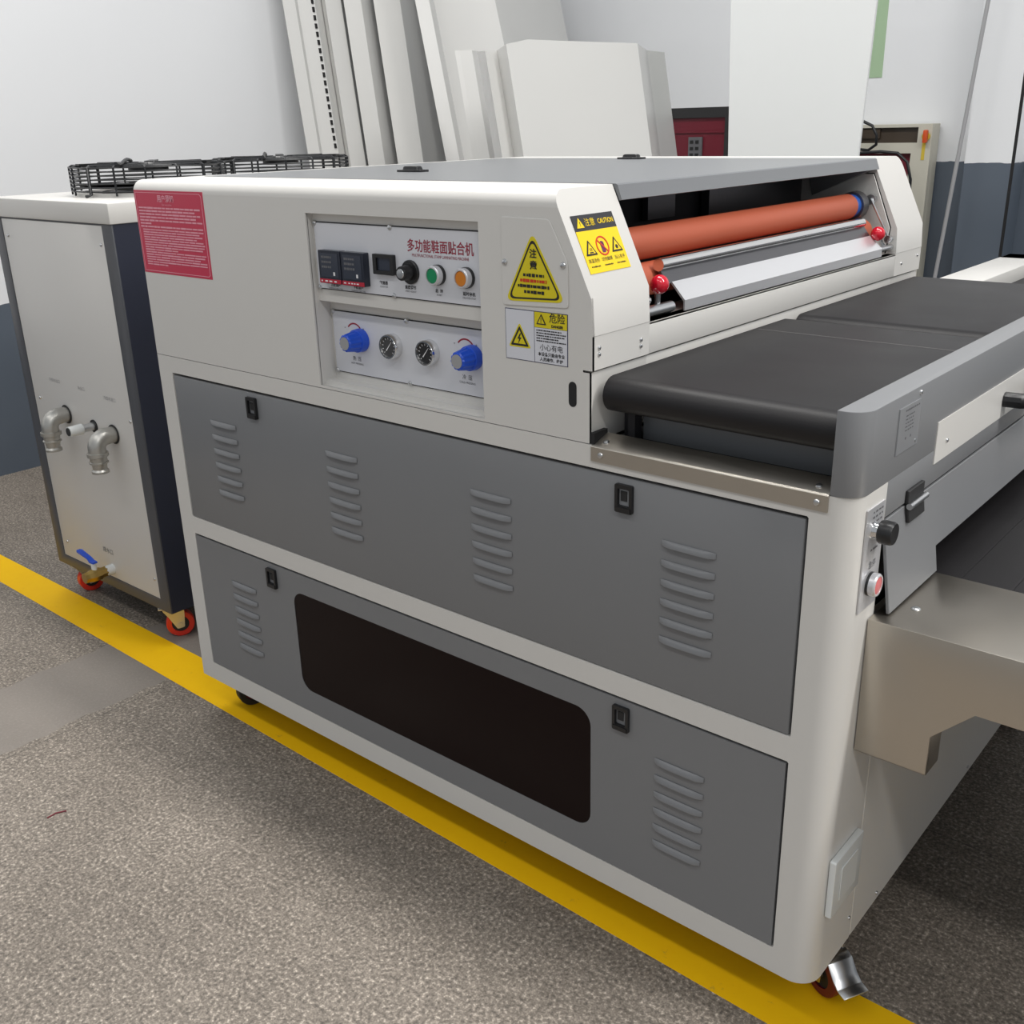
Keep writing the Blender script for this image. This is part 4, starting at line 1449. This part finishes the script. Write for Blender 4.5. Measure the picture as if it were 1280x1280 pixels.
# fan guards on top
def fan(cx, cy, r, h):
    z0 = CZ2
    mb = MB()
    n = 48
    levels = 7
    for k in range(levels):
        z = z0 + 0.012 + (h - 0.012) * k / (levels - 1)
        rr = r
        mb.tube([(cx + rr * math.cos(2 * PI * i / n), cy + rr * math.sin(2 * PI * i / n), z) for i in range(n)], 0.0018, 6, cyc=True)
    for k in range(1, 7):
        rr = r * (1 - k * 0.125)
        mb.tube([(cx + rr * math.cos(2 * PI * i / n), cy + rr * math.sin(2 * PI * i / n), z0 + h + 0.002) for i in range(n)], 0.0016, 6, cyc=True)
    for i in range(16):
        a = 2 * PI * (i + 0.5) / 16
        c, s = math.cos(a), math.sin(a)
        rr = 0.0026 if i % 4 else 0.0038
        mb.tube([(cx + c * (r + 0.014 if i % 4 == 0 else r), cy + s * (r + 0.014 if i % 4 == 0 else r), z0 + 0.003), (cx + c * r, cy + s * r, z0 + 0.006),
                 (cx + c * r, cy + s * r, z0 + h), (cx + c * (r - 0.006), cy + s * (r - 0.006), z0 + h + 0.003), (cx + c * r * 0.25, cy + s * r * 0.25, z0 + h + 0.004)], rr, 6)
    g = mb.build('fan_guard', 'wire', CH, smooth=50)
    tag(g, 'black wire fan guard')
    mb = MB()
    mb.lathe([(0.001, z0 + h - 0.014), (0.045, z0 + h - 0.014), (0.045, z0 + h + 0.001), (0.040, z0 + h + 0.006), (0.001, z0 + h + 0.006)], Fr((cx, cy, 0), (1, 0, 0), (0, 1, 0)), n=28)
    mb.build('fan_motor', 'black', g)
    mb = MB()
    for i in range(5):
        a = 2 * PI * i / 5 + 0.3
        rings = []
        for t in (0.03, 0.07, 0.11, r - 0.022):
            w_ = 0.022 + 0.20 * (t - 0.03)
            c, s = math.cos(a), math.sin(a)
            e = Vector((-s, c, 0))
            p = Vector((cx + c * t, cy + s * t, 0))
            q0 = p - e * w_
            q1 = p + e * w_
            rings.append([(q0.x, q0.y, z0 + 0.012), (q1.x, q1.y, z0 + 0.022), (q1.x, q1.y, z0 + 0.0235), (q0.x, q0.y, z0 + 0.0135)])
        mb.loft(rings)
    mb.build('fan_blades', 'blacksoft', g)
    mb = MB()
    mb.lathe([(r - 0.022, z0), (r - 0.006, z0), (r - 0.006, z0 + 0.008), (r - 0.022, z0 + 0.008), (r - 0.022, z0)], Fr((cx, cy, 0), (1, 0, 0), (0, 1, 0)), n=40)
    mb.build('fan_collar', 'cream', g)
    # motor cable lying across the guard
    pts = []
    for i in range(9):
        t = i / 8
        pts.append((cx - 0.02 + 0.16 * t, cy - 0.03 - 0.13 * t, z0 + h + 0.010 + 0.004 * math.sin(6 * t)))
    MB().tube(pts, 0.004, 8).build('motor_cable', 'wire', g)
    mb = MB()
    for a in (0.4, 2.5, 4.6):
        c, s = math.cos(a), math.sin(a)
        f = Fr((cx + c * r * 0.55, cy + s * r * 0.55, 0), (c, s, 0), (-s, c, 0))
        mb.box((-r * 0.40, -0.010, z0 + h + 0.004), (r * 0.40, 0.010, z0 + h + 0.008), f)
    mb.build('guard_bracket', 'black', g)


fan(-2.265, 1.372, 0.172, 0.062)
fan(-2.265, 1.752, 0.172, 0.062)
for x, y, rt in ((-2.490, 1.150, 80), (-2.073, 1.150, 60), (-2.490, 1.88, 20), (-2.075, 1.88, 30)):
    caster(CH, x, y, ['redwheel', 'blacksoft'], CZ0, math.radians(rt), fork='tan')

# ================================================================== sheets leaning on the left wall
def lean_panel(name, label, cat, sect, lean, z0, z1, zref, material, group=None, thick=0.004, tops=None):
    """sect: plan polyline (x, y) at the height zref; the sheet leans towards -x with height"""
    n = len(sect)
    out = []
    for i in range(n):
        p = Vector(sect[i])
        a = Vector(sect[max(0, i - 1)])
        b = Vector(sect[min(n - 1, i + 1)])
        d = (b - a).normalized()
        nn = Vector((-d.y, d.x))
        if nn.x > 0:
            nn = -nn
        out.append(p + nn * thick)
    loop = [Vector(p) for p in sect] + out[::-1]
    rings = []
    zt_ = tops or [z1] * n
    zt_ = list(zt_) + list(zt_)[::-1]
    rings.append([(p.x - lean * (z0 - zref), p.y, z0) for p in loop])
    rings.append([(p.x - lean * (z - zref), p.y, z) for p, z in zip(loop, zt_)])
    o = MB().loft(rings).build(name, material, smooth=20)
    tag(o, label, cat, group)
    return o


def W(u, v, x):
    """the y at which the sight line through pixel (u, v) meets the plane x (used once to size the sheets)"""
    cx_, cy_ = (u - 640) / FPX, (v - 640) / FPX
    r = [RM[0][i] * cx_ + RM[1][i] * cy_ + RM[2][i] for i in range(3)]
    return r[1] / r[0] * x


def sect_from(px, v=100):
    return [(x, W(u, v, x)) for u, x in px]


ZR = 1.31
LG = 'white sheets leaning on the left wall'
lean_panel('slotted_channel', 'white channel with a row of black slots leaning on the left wall', 'metal channel',
           sect_from([(370, -3.50), (385, -3.485), (388, -3.50), (409, -3.475), (424, -3.53)]), 0.13, 0.0, 2.2, ZR, 'panelwhite', LG)
SLC = bpy.data.objects['slotted_channel']
yb = W(406.5, 100, -3.478)
xs = -3.478
for i in range(24):
    z = 1.06 + i * 0.030
    x = xs - 0.13 * (z - ZR)
    mb = MB()
    pr = [(yb - 0.006, z), (yb + 0.003, z), (yb + 0.003, z + 0.018), (yb - 0.006, z + 0.018)]
    mb.loft([[(xs - 0.13 * (q - ZR) + d, p, q) for p, q in pr] for d in (-0.002, 0.0035)])
    mb.build('slot', 'seam', SLC, smooth=0)
lean_panel('metal_strip', 'narrow white strip between the slotted channel and a boxed channel', 'metal strip',
           sect_from([(419, -3.50), (422, -3.46), (441.5, -3.44), (447, -3.52)]), 0.13, 0.0, 2.4, ZR, 'panelwhite', LG)
lean_panel('boxed_channel', 'white boxed channel with a grey flank beside the narrow strip', 'metal channel',
           sect_from([(445, -3.41), (466, -3.38), (485, -3.45)]), 0.13, 0.0, 2.4, ZR, 'panelwhite', LG)
lean_panel('folded_sheet', 'broad folded sheet with a light and a grey face behind the slim bar', 'metal sheet',
           sect_from([(482, -3.38), (514.5, -3.31), (545, -3.43)]), 0.14, 0.0, 2.4, ZR, 'panelwhite', LG)
lean_panel('metal_bar', 'slim white bar leaning in front of the wide folded cover', 'metal bar',
           sect_from([(538, -3.06), (555, -3.03), (561, -3.07)]), 0.22, 0.0, 2.4, ZR, 'panelwhite', LG)
lean_panel('folded_cover', 'wide folded cover with white and grey faces behind the low hood shells', 'machine cover',
           sect_from([(540, -3.28), (563, -3.22), (628, -3.06), (697, -3.16), (711, -3.22)], 49), 0.26, 0.0, 2.2, 1.48, 'panelwhite', LG)


SG = 'spare hood shells by the left wall'
ZH = 1.375
kk = (0.880, 0.872, 0.885, 0.935, 1, 1, 1, 1, 1)
shell = [(-2.640, 2.945), (-2.600, 2.930), (-2.570, 2.960), (-2.355, 2.760), (-2.190, 2.675), (-2.170, 2.800), (-2.095, 3.130), (-2.280, 3.470), (-2.300, 3.62)]
tops = [CAM_H + (ZH - CAM_H) * q for q in kk]
shell = [(x * q, y * q) for (x, y), q in zip(shell, kk)]
lean_panel('hood_shell', 'large cream hood shell with angled corners standing behind the machine', 'machine cover', shell, 0.19, 0.0, ZH, ZH, 'panelwhite', SG, thick=0.006, tops=tops)
shell2 = [(-2.75, 2.965), (-2.640, 2.835), (-2.600, 2.870), (-2.640, 3.00)]
lean_panel('hood_shell', 'narrow hood shell edge tucked behind the large cream hood shell', 'machine cover', shell2, 0.19, 0.0, ZH, ZH, 'panelwhite', SG, thick=0.006)

# white board standing in front of the rear wall
mb = MB()
yb_ = 3.2
mb.prism([(-1.7400, 0.0), (-1.3560, 0.0), (-1.3285, 1.03), (-1.2960, 2.0), (-1.8030, 2.0), (-1.7710, 1.03)], 0.0, 0.012, Fr((0, yb_, 0), (1, 0, 0), (0, 0, 1)))
o = mb.build('white_board', 'boardwhite', bevel=0.001, seg=1, smooth=0)
tag(o, 'tall plain white board standing before the rear wall', 'board')

# dark red cabinet behind
k = 3.75 / 3.4
RC = thing('red_cabinet', 'black-framed dark red cabinet between the hood shell and the white board', 'cabinet', (-2.05, 3.82, 0.0))
f = Fr((0, 3.72, 0), (1, 0, 0), (0, 0, 1))
rz = 1.13 + (1.1732 - 1.13) * 3.72 / 3.4
mb = MB()
mb.plate([(-2.50, 0.0), (-2.058, 0.0), (-2.058, rz), (-2.50, rz)], [[(-2.47, 0.2), (-2.086, 0.2), (-2.086, rz - 0.038), (-2.47, rz - 0.038)]], -0.03, 0.0, f)
mb.box((-2.50, 3.75, 0.0), (-2.058, 3.96, rz))
mb.build('cabinet_frame', 'blacksoft', RC, bevel=0.001, seg=1)
MB().box((-2.47, 0.2, -0.02), (-2.086, rz - 0.038, -0.012), f).build('red_panel', 'darkred', RC, smooth=0)
MB().box((-2.47, 1.085, -0.012), (-2.086, 1.092, -0.006), f).build('panel_rib', 'darkred', RC, smooth=0)
mb = MB().box((-2.245, 0.98, -0.012), (-2.185, 1.070, -0.004), f)
for i in range(3):
    for j in range(2):
        mb.m(1).box((-2.237 + 0.024 * j, 0.998 + 0.024 * i, -0.004), (-2.223 + 0.024 * j, 1.010 + 0.024 * i, -0.002), f)
mb.build('socket_block', ['greyink', 'black'], RC, smooth=0)

# beige control cabinet with isolator switch
CC = thing('control_cabinet', 'beige control cabinet with dark window and orange rotary switch', 'control cabinet', (-1.7, 4.43, 0.0))
kf = WALL_Y - 0.10
sc_ = kf / 3.2
f = Fr((0, kf, 0), (1, 0, 0), (0, 0, 1))
ct = 1.13 + (1.1060 - 1.13) * sc_
cxr = -1.1190 * sc_
mb = MB()
mb.plate([(-2.00, 0.0), (cxr, 0.0), (cxr, ct), (-2.00, ct)], [[(-1.95, 1.0255), (-1.1600 * sc_, 1.0255), (-1.1600 * sc_, ct - 0.013), (-1.95, ct - 0.013)],
                                                          [(-1.95, 0.5), (-1.190 * sc_, 0.5), (-1.175 * sc_, 0.985), (-1.95, 0.985)]], -0.03, 0.0, f)
mb.box((-2.00, kf + 0.03, 0.0), (cxr, WALL_Y - 0.015, ct))
mb.build('cabinet_body', 'beige', CC, bevel=0.0012, seg=1)
MB().box((-1.95, 1.0255, -0.028), (-1.1600 * sc_, ct - 0.013, -0.02), f).build('dark_window', 'brownpanel', CC, smooth=0)
mb = MB().box((-1.850, 1.043, -0.02), (-1.754, 1.079, -0.008), f)
mb.m(1).box((-1.845, 1.060, -0.008), (-1.833, 1.075, -0.006), f)
mb.build('window_module', ['brownpanel', 'darkred'], CC, smooth=0)
MB().prism([(-1.95, 0.5), (-1.190 * sc_, 0.5), (-1.175 * sc_, 0.985), (-1.95, 0.985)], -0.028, -0.022, f).build('red_panel', 'darkred', CC, smooth=0)
mb = MB().lathe([(0.001, 0.0), (0.016, 0.0), (0.016, 0.008), (0.001, 0.008)], f, (-1.1345 * sc_, 1.049), 20)
sw = mb.build('rotary_switch', 'switchyellow', CC)
mb = MB()
mb.prism(rrect(-1.1345 * sc_ - 0.006, -1.1345 * sc_ + 0.010, 1.025, 1.074, 0.005, 3), 0.008, 0.026, f)
mb.build('switch_handle', 'switchred', sw, bevel=0.002, seg=2)
MB().box((-1.1395 * sc_ - 0.006, 0.960, 0.0), (-1.1395 * sc_ + 0.007, 1.030, 0.0015), f).build('yellow_label', 'switchyellow', sw, smooth=0)
# cables
pts = [(-1.9529, 4.3475, 1.0215), (-1.8624, 4.3235, 1.1179), (-1.8082, 4.3235, 1.1179), (-1.754, 4.3235, 1.0938), (-1.7322, 4.3235, 1.0577), (-1.7359, 4.3355, 1.0215), (-1.7721, 4.3475, 0.9998), (-1.8685, 4.3475, 1.0095)]
o = MB().tube(pts, 0.006, 8).build('coiled_cable', 'wire', smooth=60)
tag(o, 'black cable looped over the top of the beige control cabinet', 'cable', 'black cables at the control cabinet')
pts = [(-1.9529, 4.3475, 0.9877), (-1.8323, 4.3355, 0.9877), (-1.7118, 4.3235, 0.995), (-1.6395, 4.3235, 0.989), (-1.5973, 4.3235, 0.9552), (-1.5816, 4.3355, 0.8889), (-1.5816, 4.3475, 0.7804), (-1.5852, 4.3596, 0.4911), (-1.5912, 4.3596, 0.006)]
o = MB().tube(pts, 0.006, 8).build('hanging_cable', 'wire', smooth=60)
tag(o, 'black cable drooping down the front of the beige control cabinet', 'cable', 'black cables at the control cabinet')

# green sheet on the rear wall
gy = WALL_Y - 0.003
gk = gy / 3.49
MBg = MB().box((-2.00, gy, 1.13 + 0.1155 * gk), (-1.400 * gk, WALL_Y + 0.0005, 1.13 + 0.62 * gk))
o = MBg.build('wall_sheet', 'palegreen', smooth=0)
tag(o, 'pale green sheet fixed to the rear wall', 'sheet')

# wall column with rod and dark joint
CY_ = WALL_Y - 0.14
ck = CY_ / 3.3
MBc = MB().box((-1.052 * ck, CY_, 0.0), (-0.912 * ck, WALL_Y, 4.2))
o = MBc.build('wall_column', 'wall', smooth=0, bevel=0.004)
tag(o, 'white wall pier with blue-grey lower part', kind='structure')
MBc = MB().box((-0.920 * ck, CY_ - 0.0005, 0.0), (-0.9118 * ck, CY_ + 0.0035, 4.2))
o = MBc.build('trim_2', 'seam', smooth=0)
tag(o, 'dark vertical joint beside the wall pier', kind='structure')
rk = (WALL_Y - 0.25) / 3.2
rodp = [(-1.0924 * rk, WALL_Y - 0.25, 0.005), (-0.980 * rk, WALL_Y - 0.21, 1.13 + 0.80 * rk)]
o = MB().tube(rodp, 0.0075, 10).build('metal_rod', 'paleink')
tag(o, 'thin pale rod leaning against the wall pier', 'rod')

# second machine's end behind the belts
WB = thing('conveyor_frame', 'low cream conveyor frame with a black bed behind the laminating machine', 'conveyor', (-0.55, 3.0, 0.0))
mb = MB()
mb.box((-0.875, 2.45, 0.69), (-0.770, 3.24, 0.75))
mb.box((-0.875, 3.14, 0.69), (0.30, 3.24, 0.75))
mb.box((0.20, 2.45, 0.69), (0.30, 3.24, 0.75))
wbo = mb.build('frame_beam', 'cream', WB, bevel=0.003, seg=2)
MB().box((-0.769, 2.45, 0.69), (0.199, 3.139, 0.715)).build('conveyor_bed', 'blacksoft', WB, smooth=0)
for x in (-0.86, 0.24):
    for y in (2.47, 3.19):
        MB().box((x, y, 0.0), (x + 0.045, y + 0.045, 0.69)).build('leg', 'cream', WB, smooth=0)

# a twig on the floor
o = MB().tube([(-1.6290, 0.6086, 0.0013), (-1.6297, 0.6253, 0.0015), (-1.6216, 0.6405, 0.0013)], 0.0013, 6).build('twig', 'darkred')
tag(o, 'thin reddish-brown twig lying on the concrete floor', 'twig')
